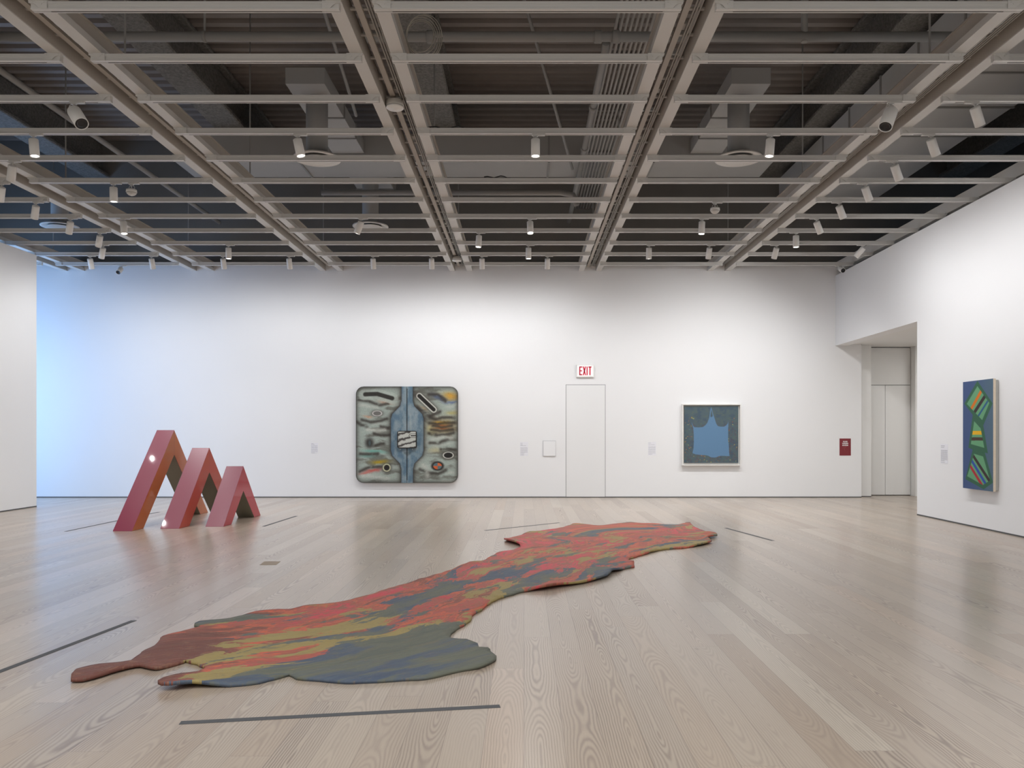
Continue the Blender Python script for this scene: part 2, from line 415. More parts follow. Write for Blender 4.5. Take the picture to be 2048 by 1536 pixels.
HT = 3.775; ZT = EYE+HT
SP = .9926
def rowy(n): return 7.23+SP*n
ORD = ['', 'first', 'second', 'third', 'fourth', 'fifth', 'sixth', 'seventh', 'eighth', 'ninth', 'tenth', 'eleventh', 'twelfth']
BAYS = [(-13.7, -10.64, 'in the bay beyond the left wall', range(10, 12)),
        (-10.64, -7.59, 'in the bay beside the left wall', range(5, 12)),
        (-7.59, -4.54, 'in the second bay from the left', range(0, 12)),
        (-4.54, -1.49, 'in the bay left of middle', range(0, 12)),
        (-1.49, 1.555, 'in the middle bay', range(0, 12)),
        (1.555, 4.60, 'in the bay right of middle', range(0, 12)),
        (4.60, 7.65, 'in the bay beside the right wall', range(0, 12))]
tcache = {}
def track_meshes(L):
    k = round(L, 3)
    if k in tcache: return tcache[k]
    bm = bmesh.new()
    w = .035
    box(bm, 0, L, -w, w, .046, .070)          # upper lip
    box(bm, 0, L, -w+.006, w-.006, .012, .046)   # body
    box(bm, 0, L, -w, .006, 0, .012)
    box(bm, 0, L, .018, w, 0, .012)
    me = bpy.data.meshes.new('profile'); bm.to_mesh(me); bm.free(); me.materials.append(M['track'])
    bm = bx(.16, L-.16, .004, .018, -.0008, .010); ms = bpy.data.meshes.new('slot'); bm.to_mesh(ms); bm.free(); ms.materials.append(M['slot'])
    # end bracket: cranked plate with two screws
    bm = bmesh.new()
    pts = [(-.015, .074), (-.015, .052), (.03, .046), (.05, .036), (.08, .004), (.15, .004), (.15, .074)]
    f0 = [bm.verts.new((x, -w-.006, z)) for x, z in pts]; f1 = [bm.verts.new((x, -w-.001, z)) for x, z in pts]
    bm.faces.new(f0); bm.faces.new(f1[::-1])
    for i in range(len(pts)): bm.faces.new((f0[i], f1[i], f1[(i+1) % len(pts)], f0[(i+1) % len(pts)]))
    for sx, sz in ((.02, .062), (.10, .045), (.12, .06)): lathe(bm, (sx, -w-.006, sz), (0, -1, 0), [(0, .006), (.004, .006)], 8)
    box(bm, -.02, .06, -w-.004, w, .0705, .0735)
    mb = bpy.data.meshes.new('bracket'); bm.to_mesh(mb); bm.free(); mb.materials.append(M['track'])
    bm = bmesh.new(); bm.from_mesh(mb); bmesh.ops.scale(bm, vec=(-1, 1, 1), verts=bm.verts); bmesh.ops.reverse_faces(bm, faces=bm.faces[:])
    mc = bpy.data.meshes.new('bracket'); bm.to_mesh(mc); bm.free(); mc.materials.append(M['track'])
    tcache[k] = (me, ms, mb, mc); return tcache[k]
for xa, xb, bn, rows in BAYS:
    xs, xe = xa+.155, xb-.155
    if xb > 7: xe = 7.373
    for n in rows:
        me, ms, mb, mc = track_meshes(xe-xs)
        t = thing('lighting_track', 'white lighting track %s, %s row from the far wall' % (bn, ORD[12-n]), 'lighting track', (xs, rowy(n), ZT), 'cross tracks of the lighting grid')
        link('profile', me, None, t); link('slot', ms, None, t)
        link('end_bracket', mb, None, t); link('end_bracket', mc, None, t, (xe-xs, 0, 0))

# ================================================================== SPOTLIGHTS
R = .056; LEN = .215
def mesh_of(bm, mat, name):
    me = bpy.data.meshes.new(name); bm.to_mesh(me); bm.free(); me.materials.append(mat); return me
# local frame: +Z points out of the lens end
CAN = mesh_of(lathe(bmesh.new(), (0, 0, 0), (0, 0, 1), [(-.006, R*.80), (0, R*.94), (.006, R), (LEN, R), (LEN, R*.88), (LEN-.016, R*.82)], 28), M['lamp'], 'can')
LENS_ON = mesh_of(lathe(bmesh.new(), (0, 0, 0), (0, 0, 1), [(LEN-.0155, R*.80), (LEN-.006, R*.78), (LEN-.003, R*.5)], 24), M['lens'], 'lens')
ADAPT = bmesh.new(); box(ADAPT, -.045, .12, -.018, .018, -.018, -.001); box(ADAPT, -.03, .03, -.014, .014, -.03, -.018)
ADAPT = mesh_of(ADAPT, M['track'], 'adaptor')
def STEM(h): return lathe(bmesh.new(), (0, 0, -.03), (0, 0, -1), [(0, .016), (.015, .008), (h, .007)], 12)
def spot_light(parent, power, cone=70, blend=.9, col=(.985, .99, 1.0)):
    key = ('L', power, cone)
    l = bpy.data.lights.get('beam_%g_%g' % (power, cone))
    if l is None:
        l = bpy.data.lights.new('beam_%g_%g' % (power, cone), 'SPOT'); l.energy = power; l.spot_size = math.radians(cone); l.spot_blend = blend
        l.shadow_soft_size = .035; l.color = col
    return l
BAYSHORT = lambda x: [b[2] for b in BAYS if b[0] <= x < b[1]][0]
used = {}
lamps = []
def lamp(px, n, aim, lit=True, power=1.0, cone=80, kind='spot', flip=False, state=''):
    y = rowy(n)-.005
    x = (px-PX)*y/F
    lamps.append((x, n, y, Vector(aim).normalized(), lit, power, cone, kind, flip, state))
DOWN = (0, .08, -1)
WW = (0, .75, -1)
# lit ones whose lenses face the room
for px, n, aim in ((67, 3, (.10, -.02, -1)), (595, 3, (.22, .0, -1)), (1071, 3, (0, -.03, -1)), (1541, 3, (-.08, 0, -1)), (227, 5, (0, .05, -1)),
                   (247, 7, (.12, -.1, -1)), (722, 7, (-.42, .1, -1)), (1060, 7, (.03, -.25, -1)), (1404, 7, (-.06, -.05, -1)), (958, 8, (-.06, -.05, -1)),
                   (1592, 8, (0, .0, -1)), (457, 9, (0, .05, -1)), (1057, 9, (0, .05, -1)), (1298, 9, (0, .16, -1)), (1419, 9, (-.03, .5, -1)), (1553, 9, (-.12, .55, -1))):
    lamp(px, n, aim, True, 1.15 if px in (1298, 1419, 1553) else 1.2, 155 if px in (1298, 1419, 1553) else 120)
for px, pw in ((180, .12), (303, .35), (446, .55), (578, .68), (746, .68), (863, .7), (964, .75), (1095, .85)): lamp(px, 10, (0, .42, -1), False, pw, 160)
# tilted wall washers, right side and left side
for px, n in ((1950, 2), (1862, 3), (1789, 4), (1730, 5), (1678, 6), (1633, 7)): lamp(px, n, (.55, .35, -1), False, .62, 150, flip=True)
lamp(1726, 9, (-.75, .5, -1), False, 1.1, 130)
for px, n in ((25, 4), (3, 5), (72, 6), (141, 7), (200, 8), (206, 9)): lamp(px, n, (-.42, .45, -1), False, .5, 140)
lamp(148, 2, (.75, -.55, -.95), kind='cam'); lamp(1782, 2, (-.5, -.45, -1), kind='cam')
lamp(242, 11, (0, -1.2, -1), kind='cam'); lamp(1681, 11, (0, -2.2, -1), kind='cam')
lamp(263, 5, (0, 0, -1), kind='dome'); lamp(1430, 6, (0, 0, -1), kind='dome')
lamps.sort(key=lambda l: (l[1], l[0]))
from collections import Counter
def kindname(l): return {'spot': 'spotlight', 'cam': 'camera', 'dome': 'sensor'}[l[7]]
cnt = Counter((l[1], BAYSHORT(l[0]), kindname(l)) for l in lamps); idx = Counter()
for (x, n, y, aim, lit, power, cone, kind, flip, state) in lamps:
    L = (x, n, y, aim, lit, power, cone, kind, flip, state)
    k = (n, BAYSHORT(x), kindname(L)); i = idx[k]; idx[k] += 1
    pre = {1: '', 2: ('left of two, ', 'right of two, ')[i] if cnt[k] == 2 else ''}.get(cnt[k], ('leftmost, ', 'middle, ', 'rightmost, ')[min(i, 2)])
    where = '%s, %s row from far wall' % (BAYSHORT(x).replace('in the ', '').replace(' the ', ' '), ORD[12-n])
    if kind == 'spot':
        tilt = 'tilted towards the right' if aim.x > .2 else 'tilted towards the left' if aim.x < -.2 else 'pointing at the far wall' if aim.y > .3 else 'pointing straight down'
        look = 'glowing spotlight' if lit else 'white spotlight'
        t = thing('track_spotlight', '%s%s, %s' % (pre, look, where), 'spotlight', (x, y, ZT), 'cylinder spotlights on the tracks')
        L_, r_ = LEN, R
    elif kind == 'cam':
        t = thing('track_camera', 'white camera with black lens, %s' % where, 'camera', (x, y, ZT))
    else:
        t = thing('dome_sensor', 'white dome sensor, %s' % where, 'sensor', (x, y, ZT))
    ad = link('adaptor', ADAPT, None, t)
    if flip or x > 4.8: ad.rotation_euler.z = PI
    # the head hangs from the stem about a point near its top
    q = aim.to_track_quat('Z', 'Y')
    if kind == 'dome':
        obj('stem', STEM(.09), M['track'], t)
        obj('housing', lathe(bmesh.new(), (0, 0, -.09), (0, 0, -1), [(0, .05), (.01, .075), (.05, .078)], 28), M['lamp'], t)
        obj('dome', lathe(bmesh.new(), (0, 0, -.14), (0, 0, -1), [(0, .074), (.02, .066), (.04, .045), (.05, .02)], 28), M['grid'], t)
        for s in (-1, 1):
            obj('wire', tube(bmesh.new(), [(s*.012, .01, -.03), (s*.035, .01, -.05), (s*.045, .01, -.07), (s*.03, .01, -.092)], .003, 6), M['lamp'], t)
        continue
    piv = Vector((0, 0, -.075))
    if kind == 'cam':
        rr, ll = (.075, .26) if n == 2 else (.055, .17)
        head = obj('body', lathe(bmesh.new(), (0, 0, 0), (0, 0, 1), [(-.03, rr*.5), (-.015, rr*.85), (0, rr*.97), (.01, rr), (ll, rr), (ll, rr*.9), (ll-.02, rr*.88)], 28), M['lamp'], t)
        obj('lens', lathe(bmesh.new(), (0, 0, 0), (0, 0, 1), [(ll-.019, rr*.87), (ll-.004, rr*.86), (ll-.004, rr*.6), (ll-.015, rr*.55), (ll-.012, rr*.3)], 28), M['black'], head)
        obj('stem', STEM(.085), M['track'], t)
        obj('wire', tube(bmesh.new(), [(-.03, 0, -.02), (-.055, 0, -.05), (-.05, 0, -.085), (-.02, 0, -.11)], .004, 6), M['lamp'], t)
        head.rotation_mode = 'QUATERNION'; head.rotation_quaternion = q; head.location = piv
        if n == 2: head.location = piv+Vector((0, 0, -.03))
        continue
    st = obj('stem', STEM(.06), M['track'], t)
    head = link('lamp_can', CAN, None, t); head.rotation_mode = 'QUATERNION'; head.rotation_quaternion = q
    head.location = piv-aim*.01
    if lit: head.location.z -= .0
    link('lens', LENS_ON, None, head)
    l = spot_light(head, P_SPOT*power, cone)
    lo = bpy.data.objects.new('lamp_beam', l); C.objects.link(lo); lo.parent = head
    lo.location = (0, 0, LEN+.004); lo.rotation_euler = (PI, 0, 0)

# smoke detectors under the left of the two middle beams
for (px, py, nm) in ((790, 190, 'near the camera'), (915, 523, 'close to the far wall')):
    z = ZF-.02; Yd = F*(z-EYE)/(PY-py)
    if py < 300: Yd = 9.55
    t = thing('smoke_detector', 'round white smoke detector under the middle ceiling beam, '+nm, 'smoke detector', ((px-PX)*Yd/F if py < 300 else -1.49, min(Yd, 18.3), z+.10), 'round smoke detectors')
    r = .105
    obj('base', lathe(bmesh.new(), (0, 0, 0), (0, 0, -1), [(0, r*.93), (.01, r*.98), (.055, r), (.065, r*.96)], 36), M['grid'], t)
    obj('disc', lathe(bmesh.new(), (0, 0, -.066), (0, 0, -1), [(0, r*.94), (.02, r*.99), (.028, r*.9), (.034, r*.3), (.05, r*.22), (.052, .004)], 36), M['lamp'], t)
    obj('mount', tube(bmesh.new(), [(0, 0, 0), (0, 0, .05)], .02, 8), M['cond'], t)

# ================================================================== PLENUM SERVICES
def pipe(name, pts, r, label, cat, mat='pipe', group=None, couplings=()):
    t = thing(name, label, cat, (0, 0, 0), group)
    obj('pipe', tube(bmesh.new(), pts, r, 14), M[mat], t)
    for c, d in couplings:
        c = Vector(c); d = Vector(d).normalized()
        obj('coupling', lathe(bmesh.new(), c-d*.05, d, [(0, r*1.1), (0.01, r*1.3), (.09, r*1.3), (.10, r*1.1)], 16), M[mat], t)
    return t
H1 = 5.05
t = pipe('sprinkler_pipe', [(-9.8, 10.4, EYE+5.1), (5.6, 10.4, EYE+5.1)], .062, 'thick grey pipe crossing the whole ceiling from left to right near the camera', 'pipe',
     couplings=(((.95, 10.4, EYE+5.1), (1, 0, 0)), ((1.18, 10.4, EYE+5.1), (1, 0, 0)), ((-1.2, 10.4, EYE+5.1), (1, 0, 0))))
for x in (-4.1, -1.75, 2.35, 3.6): obj('pipe_hanger', tube(bmesh.new(), [(x, 10.4, EYE+5.03), (x, 10.4, 8.5)], .016 if x < 3 else .045, 8), M['pipe'], t)
for x in (-4.1, 2.35): obj('clamp', lathe(bmesh.new(), (x-.02, 10.4, EYE+5.1), (1, 0, 0), [(0, .07), (.04, .07)], 16), M['pipe'], t)
pipe('sprinkler_pipe', [(1.06, 10.475, EYE+5.06), (1.06, 10.65, EYE+5.01), (1.06, 19.1, EYE+5.0)], .05, 'grey pipe running away from the camera beside the bundle of conduits', 'pipe',
     couplings=(((1.06, 12.4, EYE+5.0), (0, 1, 0)), ((1.06, 14.2, EYE+5.0), (0, 1, 0)), ((1.06, 17, EYE+5.0), (0, 1, 0))))
pipe('long_pipe', [(-7.0, 5.5, EYE+4.86), (-7.0, 18.6, EYE+4.86)], .045, 'thin grey pipe running towards the far wall over the second bay from the left', 'pipe')
pipe('long_pipe', [(-3.0, 10.1, 8.44), (-2.9, 14.0, 7.0)], .028, 'slanting thin brace rod in the bay left of the middle', 'pipe')
pipe('long_pipe', [(3.1, 10.0, 8.46), (2.55, 12.9, 7.0)], .022, 'slanting thin brace rod in the bay right of the middle', 'pipe')
pipe('long_pipe', [(-.1, 12.3, 8.45), (.95, 15.9, 6.7)], .028, 'slanting thin brace rod over the middle bay in front of the cross duct', 'pipe')
pipe('cross_pipe', [(-3.9, 15.6, EYE+4.65), (.7, 15.6, EYE+4.65), (.95, 15.6, EYE+4.60), (1.02, 15.6, EYE+4.4)], .055, 'grey cross pipe with a bent right end below the cross duct', 'pipe')
pipe('cross_pipe', [(-7, 17.6, EYE+4.7), (.6, 17.6, EYE+4.7)], .03, 'thin dark cross pipe low in front of the far plenum wall', 'pipe')
pipe('cross_pipe', [(-6.2, 18.4, EYE+4.35), (6.5, 18.4, EYE+4.35)], .05, 'grey cross pipe close to the far wall just above the grid', 'pipe')
# bundle of parallel conduits right of the sprinkler pipe
for k in range(10):
    x = 1.20+k*.066
    o = obj('electrical_conduit', tube(bmesh.new(), [(x, 5.5, EYE+5.33), (x, 19.1, EYE+5.33)], .019, 8), M['cond'])
    tag(o, 'thin grey conduit, %s from the left in the bundle of ten over the middle bay' % ORD[k+1], 'conduit', 'parallel conduits of the middle bundle')
for x in (2.02, 2.14):
    o = obj('electrical_conduit', tube(bmesh.new(), [(x, 5.5, EYE+4.9), (x, 19.2, EYE+4.9)], .016, 8), M['cond'])
    tag(o, '%s of two thin grey conduits running together right of the middle bundle' % ('left' if x < 2.1 else 'right'), 'conduit', 'pair of conduits right of the middle beam')
for k, yy in enumerate((9.4, 11.4, 13.4, 15.4, 17.4)):
    o = obj('conduit_support', bx(1.1, 2.3, yy, yy+.05, EYE+5.352, EYE+5.40), M['pipe'])
    tag(o, 'grey cross rack carrying the conduit bundle, %s one away from the camera' % ORD[k+1], 'pipe support', 'cross racks of the conduits')

# ducts
def duct(name, dims, seams, label, mat='duct', axis='y'):
    x0, x1, y0, y1, z0, z1 = dims
    t = thing(name, label, 'air duct', ((x0+x1)/2, (y0+y1)/2, z0))
    cx, cy = (x0+x1)/2, (y0+y1)/2
    obj('duct_body', bx(x0-cx, x1-cx, y0-cy, y1-cy, 0, z1-z0), M[mat], t)
    for s in seams:
        if axis == 'y': b = bx(x0-cx-.02, x1-cx+.02, s-cy-.02, s-cy+.02, -.02, z1-z0+.02)
        else: b = bx(s-cx-.02, s-cx+.02, y0-cy-.02, y1-cy+.02, -.02, z1-z0+.02)
        obj('flange', b, M['pipe'], t)
    return t
duct('supply_duct', (-3.83, -3.2, 13.0, 16.22, EYE+5.62, EYE+5.88), (14.4, 15.4), 'rectangular grey air duct above the bay left of the middle, blunt end facing the camera')
duct('supply_duct', (3.33, 3.96, 13.0, 16.22, EYE+5.62, EYE+5.88), (14.4, 15.4), 'rectangular grey air duct above the bay right of the middle, blunt end facing the camera')
duct('supply_duct', (-3.83, -3.0, 17.28, 19.0, EYE+5.63, EYE+5.9), (18.6,), 'short grey air duct section between the cross duct and the far wall')
duct('cross_duct', (-7.0, 5.0, 16.26, 17.22, EYE+5.46, EYE+6.0), (-4.5, -1.8, .5, 2.6), 'wide grey air duct crossing the plenum from side to side near the far wall', axis='x')
duct('side_duct', (5.95, 8.15, 8.0, 18.9, EYE+5.45, EYE+5.95), (9.6, 10.9, 12.2, 13.5, 14.8, 16.1), 'very wide pale grey air duct running above the right-hand wall', mat='duct2')
for (px, Yc, bay) in ((1477, 13.57, 'in the bay right of the middle bay'), (634, 13.57, 'in the bay left of the middle bay, the nearer one'), (741, 18.0, 'in the bay left of middle, close to the far wall'), (120, 18.0, 'at the far left, near the blue-lit wall')):
    x = (px-PX)*Yc/F; z = EYE+4.6
    t = thing('air_diffuser', 'round white air diffuser, '+bay, 'air diffuser', (x, Yc, z), 'round ceiling diffusers')
    ro = .395
    obj('outer_ring', lathe(bmesh.new(), (0, 0, 0), (0, 0, 1), [(.035, ro*.60), (.012, ro*.80), (0, ro*.90), (0, ro*.99), (.012, ro), (.03, ro*.97), (.045, ro*.75), (.05, ro*.60)], 48, False, False), M['lamp'], t)
    obj('centre_disc', lathe(bmesh.new(), (0, 0, -.012), (0, 0, 1), [(0, ro*.60), (.008, ro*.64), (.014, ro*.6)], 40), M['lamp'], t)
    obj('collar', lathe(bmesh.new(), (0, 0, .05), (0, 0, 1), [(0, ro*.60), (.06, ro*.46)], 32), M['duct'], t)
    obj('drop_duct', lathe(bmesh.new(), (0, 0, .11), (0, 0, 1), [(0, .18), (.90, .18)], 32), M['duct'], t)
# coil of spare cable looped over the second middle-left rail
t = thing('coiled_cable', 'coil of pale spare cable hanging beside the left middle beam near the camera', 'cable', (-1.1, 8.6, 5.72))
for k in range(5):
    r = .145+.012*k
    bm = tube(bmesh.new(), [(r*1.0*math.cos(q/24*2*PI)+.01*k, .03*math.sin(q/4+k), r*1.25*math.sin(q/24*2*PI)-.004*k) for q in range(25)], .0045, 6)
    obj('loop', bm, M['cable'], t)
for k, (x, y, nm) in enumerate(((-.6, 17.25, 'in the middle bay near the cross duct'), (-.95, 13.95, 'left side of the middle bay'))):
    pts = [(x+.06*i, y+.03*math.sin(i*1.7), ZT+.1+.02*math.sin(i*1.1+k)) for i in range(9)]
    if k: pts = [(x-.3+.07*i, 10.25+.02*math.sin(i*2), ZT+.10+.018*math.sin(i*1.3)) for i in range(8)]
    else: pts = [(x+.05*i, rowy(5)-.0+.02*math.sin(i), ZT+.094+.012*math.sin(i*1.5)) for i in range(9)]
    o = obj('loose_cable', tube(bmesh.new(), pts, .008, 6), M['gap2'])
    tag(o, 'short black cable lying on a lighting track, '+nm, 'cable')

# ================================================================== WALL PIECES
def wallbox(px0, py0, px1, py1, Yw):
    a_, b_ = at(px0, py1, Yw), at(px1, py0, Yw); return a_.x, b_.x, a_.z, b_.z
def label_card(px0, py0, px1, py1, label, lines, right=False):
    """small white wall card; lines = (row fraction, length fraction)"""
    if not right:
        x0, x1, z0, z1 = wallbox(px0, py0, px1, py1, D)
        t = thing('wall_label', label, 'label', ((x0+x1)/2, D-.001, (z0+z1)/2), 'white wall text cards')
    else:
        Ya, Yb = 7.25*F/(px0-PX), 7.25*F/(px1-PX)
        x0, x1 = 0, Ya-Yb; zc = EYE+(PY-(py0+py1)/2)*(Ya+Yb)/2/F; hh = (py1-py0)*(Ya+Yb)/2/F
        z0, z1 = zc-hh/2, zc+hh/2
        ym = (Ya+Yb)/2
        t = thing('wall_label', label, 'label', (WX(ym)-.001, ym, zc), 'white wall text cards'); t.rotation_euler.z = -PI/2-.018
    W, H = x1-x0, z1-z0
    obj('card', bx(-W/2, W/2, -.003, 0, -H/2, H/2), M['paper'], t)
    rnd = random.Random(px0); bm = bmesh.new()
    for fz, ln, hgt in lines:
        z = H/2-fz*H; x = -W/2+.06*W; xe = x+ln*W*.88
        while x < xe:                                    # rows of word-sized marks
            wl = rnd.uniform(.010, .028); box(bm, x, min(x+wl, xe), -.0038, -.0031, z-hgt/2, z+hgt/2); x += wl+.005
    obj('print', bm, M['ink'], t)
def WX(y): return 7.22+(y-11.7)*(7.28-7.22)/3.3 if y > 11.7 else 6.86+(y+9)*(7.22-6.86)/20.7
para = lambda a_, b_, n: [(a_+(b_-a_)*i/(n-1), 1 if i < n-1 else .55, .006) for i in range(n)]
label_card(622, 886, 636, 906, 'white text card on the far wall left of the large square painting', [(.07, .35, .007), (.14, .5, .007)]+para(.28, .95, 8))
label_card(1040, 884, 1056, 912, 'white text card right of the large square painting, beside a blank panel', [(.1, .3, .008), (.2, .3, .008), (.26, .8, .006)]+para(.40, .80, 7)+[(.87, .5, .006), (.94, .5, .006)])
label_card(1296, 884, 1312, 911, 'white text card on the far wall left of the framed blue painting', [(.08, .35, .008), (.20, .9, .006)]+para(.34, .9, 8))
label_card(1880, 888, 1895, 927, 'white text card on the right wall left of the tall green painting', [(.1, .6, .008), (.18, .5, .007)]+para(.32, .86, 12)+[(.94, .6, .006)], True)
# blank access panel
x0, x1, z0, z1 = wallbox(1086, 881.5, 1111.5, 912, D)
t = thing('access_panel', 'small blank white access panel between the text card and the flush door', 'panel', ((x0+x1)/2, D, (z0+z1)/2))
W, H = x1-x0, z1-z0
obj('panel_frame', bx(-W/2, W/2, -.006, 0, -H/2, H/2), M['gapsoft'], t); obj('panel_cover', bx(-W/2+.006, W/2-.004, -.022, -.006, -H/2+.004, H/2-.006), M['wall'], t)

def text_mesh(s, size, mat, parent, loc, sx=1., bold=0., name='lettering', rot=(PI/2, 0, 0), depth=.0012):
    cu = bpy.data.curves.new('t', 'FONT'); cu.body = s; cu.size = size; cu.align_x = 'CENTER'; cu.align_y = 'CENTER'; cu.offset = bold; cu.extrude = depth
    ob = bpy.data.objects.new('t', cu); C.objects.link(ob); bpy.context.view_layer.update()
    me = bpy.data.meshes.new_from_object(ob.evaluated_get(bpy.context.evaluated_depsgraph_get()))
    bpy.data.objects.remove(ob); me.name = name
    me.materials.clear(); me.materials.append(mat)
    o = bpy.data.objects.new(name, me); C.objects.link(o); o.parent = parent; o.location = loc; o.rotation_euler = rot; o.scale = (sx, 1, 1)
    return o
# EXIT sign
x0, x1, z0, z1 = wallbox(1152.5, 729.5, 1188, 754.5, D); W, H = x1-x0, z1-z0
t = thing('exit_sign', 'white EXIT sign with red letters above the flush door', 'sign', ((x0+x1)/2, D, (z0+z1)/2))
obj('housing', bx(-W/2, W/2, -.045, 0, -H/2, H/2), M['lamp'], t)
obj('face', bx(-W/2+.02, W/2-.02, -.048, -.0451, -H/2+.02, H/2-.02), M['exitface'], t)
bm = bmesh.new(); hh, s = .102, .0245
def bar(xa, za, xb, zb, th=s):
    d = Vector((xb-xa, zb-za)); n_ = Vector((-d.y, d.x)).normalized()*th/2
    q = [(xa+n_.x, za+n_.y), (xa-n_.x, za-n_.y), (xb-n_.x, zb-n_.y), (xb+n_.x, zb+n_.y)]
    f = [bm.verts.new((x, -.0515, z)) for x, z in q]; g_ = [bm.verts.new((x, -.0482, z)) for x, z in q]
    bm.faces.new(f); bm.faces.new(g_[::-1])
    for i in range(4): bm.faces.new((f[i], g_[i], g_[(i+1) % 4], f[(i+1) % 4]))
ex = -.118
bar(ex, -hh, ex, hh); bar(ex-s/2, hh-s/2, ex+.058, hh-s/2); bar(ex-s/2, 0, ex+.052, 0); bar(ex-s/2, -hh+s/2, ex+.058, -hh+s/2)
bar(-.035, -hh, .018, hh); bar(.018, -hh, -.035, hh); bar(.055, -hh, .055, hh); bar(.122, -hh, .122, hh); bar(.087, hh-s/2, .157, hh-s/2)
bmesh.ops.recalc_face_normals(bm, faces=bm.faces[:])
obj('exit_letters', bm, M['exitred'], t, (-.012, 0, 0))
# maroon floor warden sign
x0, x1, z0, z1 = wallbox(1679, 877, 1701.5, 911, D); W, H = x1-x0, z1-z0
t = thing('warden_station_sign', 'dark red sign with white lettering near the right end of the far wall', 'sign', ((x0+x1)/2, D, (z0+z1)/2))
obj('sign_board', bx(-W/2, W/2, -.006, 0, -H/2, H/2), M['red'], t)
for i, s_ in enumerate(('FLOOR', 'WARDEN', 'STATION')): text_mesh(s_, .040, M['white'], t, (0, -.0075, H/2-.075-.044*i), .82, .0016)
bm = tube(bmesh.new(), [(.018, -.008, -.0), (-.004, -.008, -.012), (-.02, -.008, -.045), (-.012, -.008, -.08), (.012, -.008, -.092), (.02, -.008, -.08)], .006, 6)
obj('handset_symbol', bm, M['redlite'], t)

# ------------------------------------------------------------------ painted surfaces
def hash2(x, y): return np.mod(np.sin(x*127.1+y*311.7)*43758.5453, 1.0)
def vnoise(x, y):
    xi, yi = np.floor(x), np.floor(y); fx, fy = x-xi, y-yi
    fx = fx*fx*(3-2*fx); fy = fy*fy*(3-2*fy)
    return (hash2(xi, yi)*(1-fx)+hash2(xi+1, yi)*fx)*(1-fy)+(hash2(xi, yi+1)*(1-fx)+hash2(xi+1, yi+1)*fx)*fy
def fbm(x, y, o=4):
    s_ = 0; a_ = .5; t_ = 0
    for k in range(o): s_ = s_+a_*vnoise(x*2**k+k*17.3, y*2**k+k*9.1); t_ += a_; a_ *= .5
    return s_/t_
def lin(rgb):
    c = np.asarray(rgb)/255.; return np.where(c <= .04045, c/12.92, ((c+.055)/1.055)**2.4)
def ss(a_, b_, x):
    t_ = np.clip((x-a_)/(b_-a_), 0, 1); return t_*t_*(3-2*t_)
def mixc(c, m, k):
    return c*(1-m[..., None])+np.asarray(k, float)*m[..., None]
def in_poly(x, y, P):
    r_ = np.zeros(x.shape, bool); n = len(P)
    for i in range(n):
        x0_, y0_ = P[i]; x1_, y1_ = P[(i+1) % n]
        c = ((y0_ > y) != (y1_ > y)) & (x < (x1_-x0_)*(y-y0_)/((y1_-y0_) or 1e-9)+x0_); r_ ^= c
    return r_
def painted_panel(name, parent, nx, ny, xl, xr, ztop, zbot, func, depth, side_mat, loc=(0, 0, 0), aa=2):
    """front sheet facing -Y: grid between the outlines xl(t), xr(t), t from top to bottom; colours from func(x, t)"""
    T = np.linspace(0, 1, ny+1); S = np.linspace(0, 1, nx+1)
    TL = np.array([xl(t_) for t_ in T]); TR = np.array([xr(t_) for t_ in T])
    XX = TL[:, None]*(1-S)+TR[:, None]*S; TT = np.repeat(T[:, None], nx+1, 1)
    col = 0
    dx = (TR.max()-TL.min())/nx; dt = 1/ny
    offs = [(i+.5)/aa-.5 for i in range(aa)]
    for ox in offs:
        for oy in offs: col = col+func(XX+ox*dx, np.clip(TT+oy*dt, 0, 1))
    col = lin(np.clip(col/len(offs)**2, 0, 255))
    me = bpy.data.meshes.new(name)
    V = np.stack([XX, np.full_like(XX, -depth), ztop+(zbot-ztop)*TT], -1).reshape(-1, 3)
    idx = np.arange((nx+1)*(ny+1)).reshape(ny+1, nx+1)
    a_, b_, c_, d_ = idx[:-1, :-1], idx[1:, :-1], idx[1:, 1:], idx[:-1, 1:]
    Fq = np.stack([a_, b_, c_, d_], -1).reshape(-1, 4)
    loop = list(idx[0, :])+list(idx[1:, -1])+list(idx[-1, -2::-1])+list(idx[-2:0:-1, 0])
    nb = len(V); back = V[loop].copy(); back[:, 1] = 0
    V2 = np.concatenate([V, back]); L_ = len(loop)
    F2 = [tuple(int(q) for q in f) for f in Fq]+[(int(loop[i]), int(loop[(i+1) % L_]), nb+(i+1) % L_, nb+i) for i in range(L_)]
    F2.append(tuple(nb+i for i in range(L_-1, -1, -1)))
    me.from_pydata([tuple(v_) for v_ in V2.tolist()], [], F2)
    at2 = me.color_attributes.new('paint', 'FLOAT_COLOR', 'POINT')
    CC = np.ones((len(V2), 4)); CC[:nb, :3] = col.reshape(-1, 3); CC[nb:, :3] = .05
    at2.data.foreach_set('color', CC.ravel())
    me.materials.append(M['canvas']); me.materials.append(side_mat)
    mi = np.zeros(len(F2), int); mi[len(Fq):] = 1; me.polygons.foreach_set('material_index', mi)
    me.update()
    o = bpy.data.objects.new(name, me); C.objects.link(o); o.parent = parent; o.location = loc
    return o

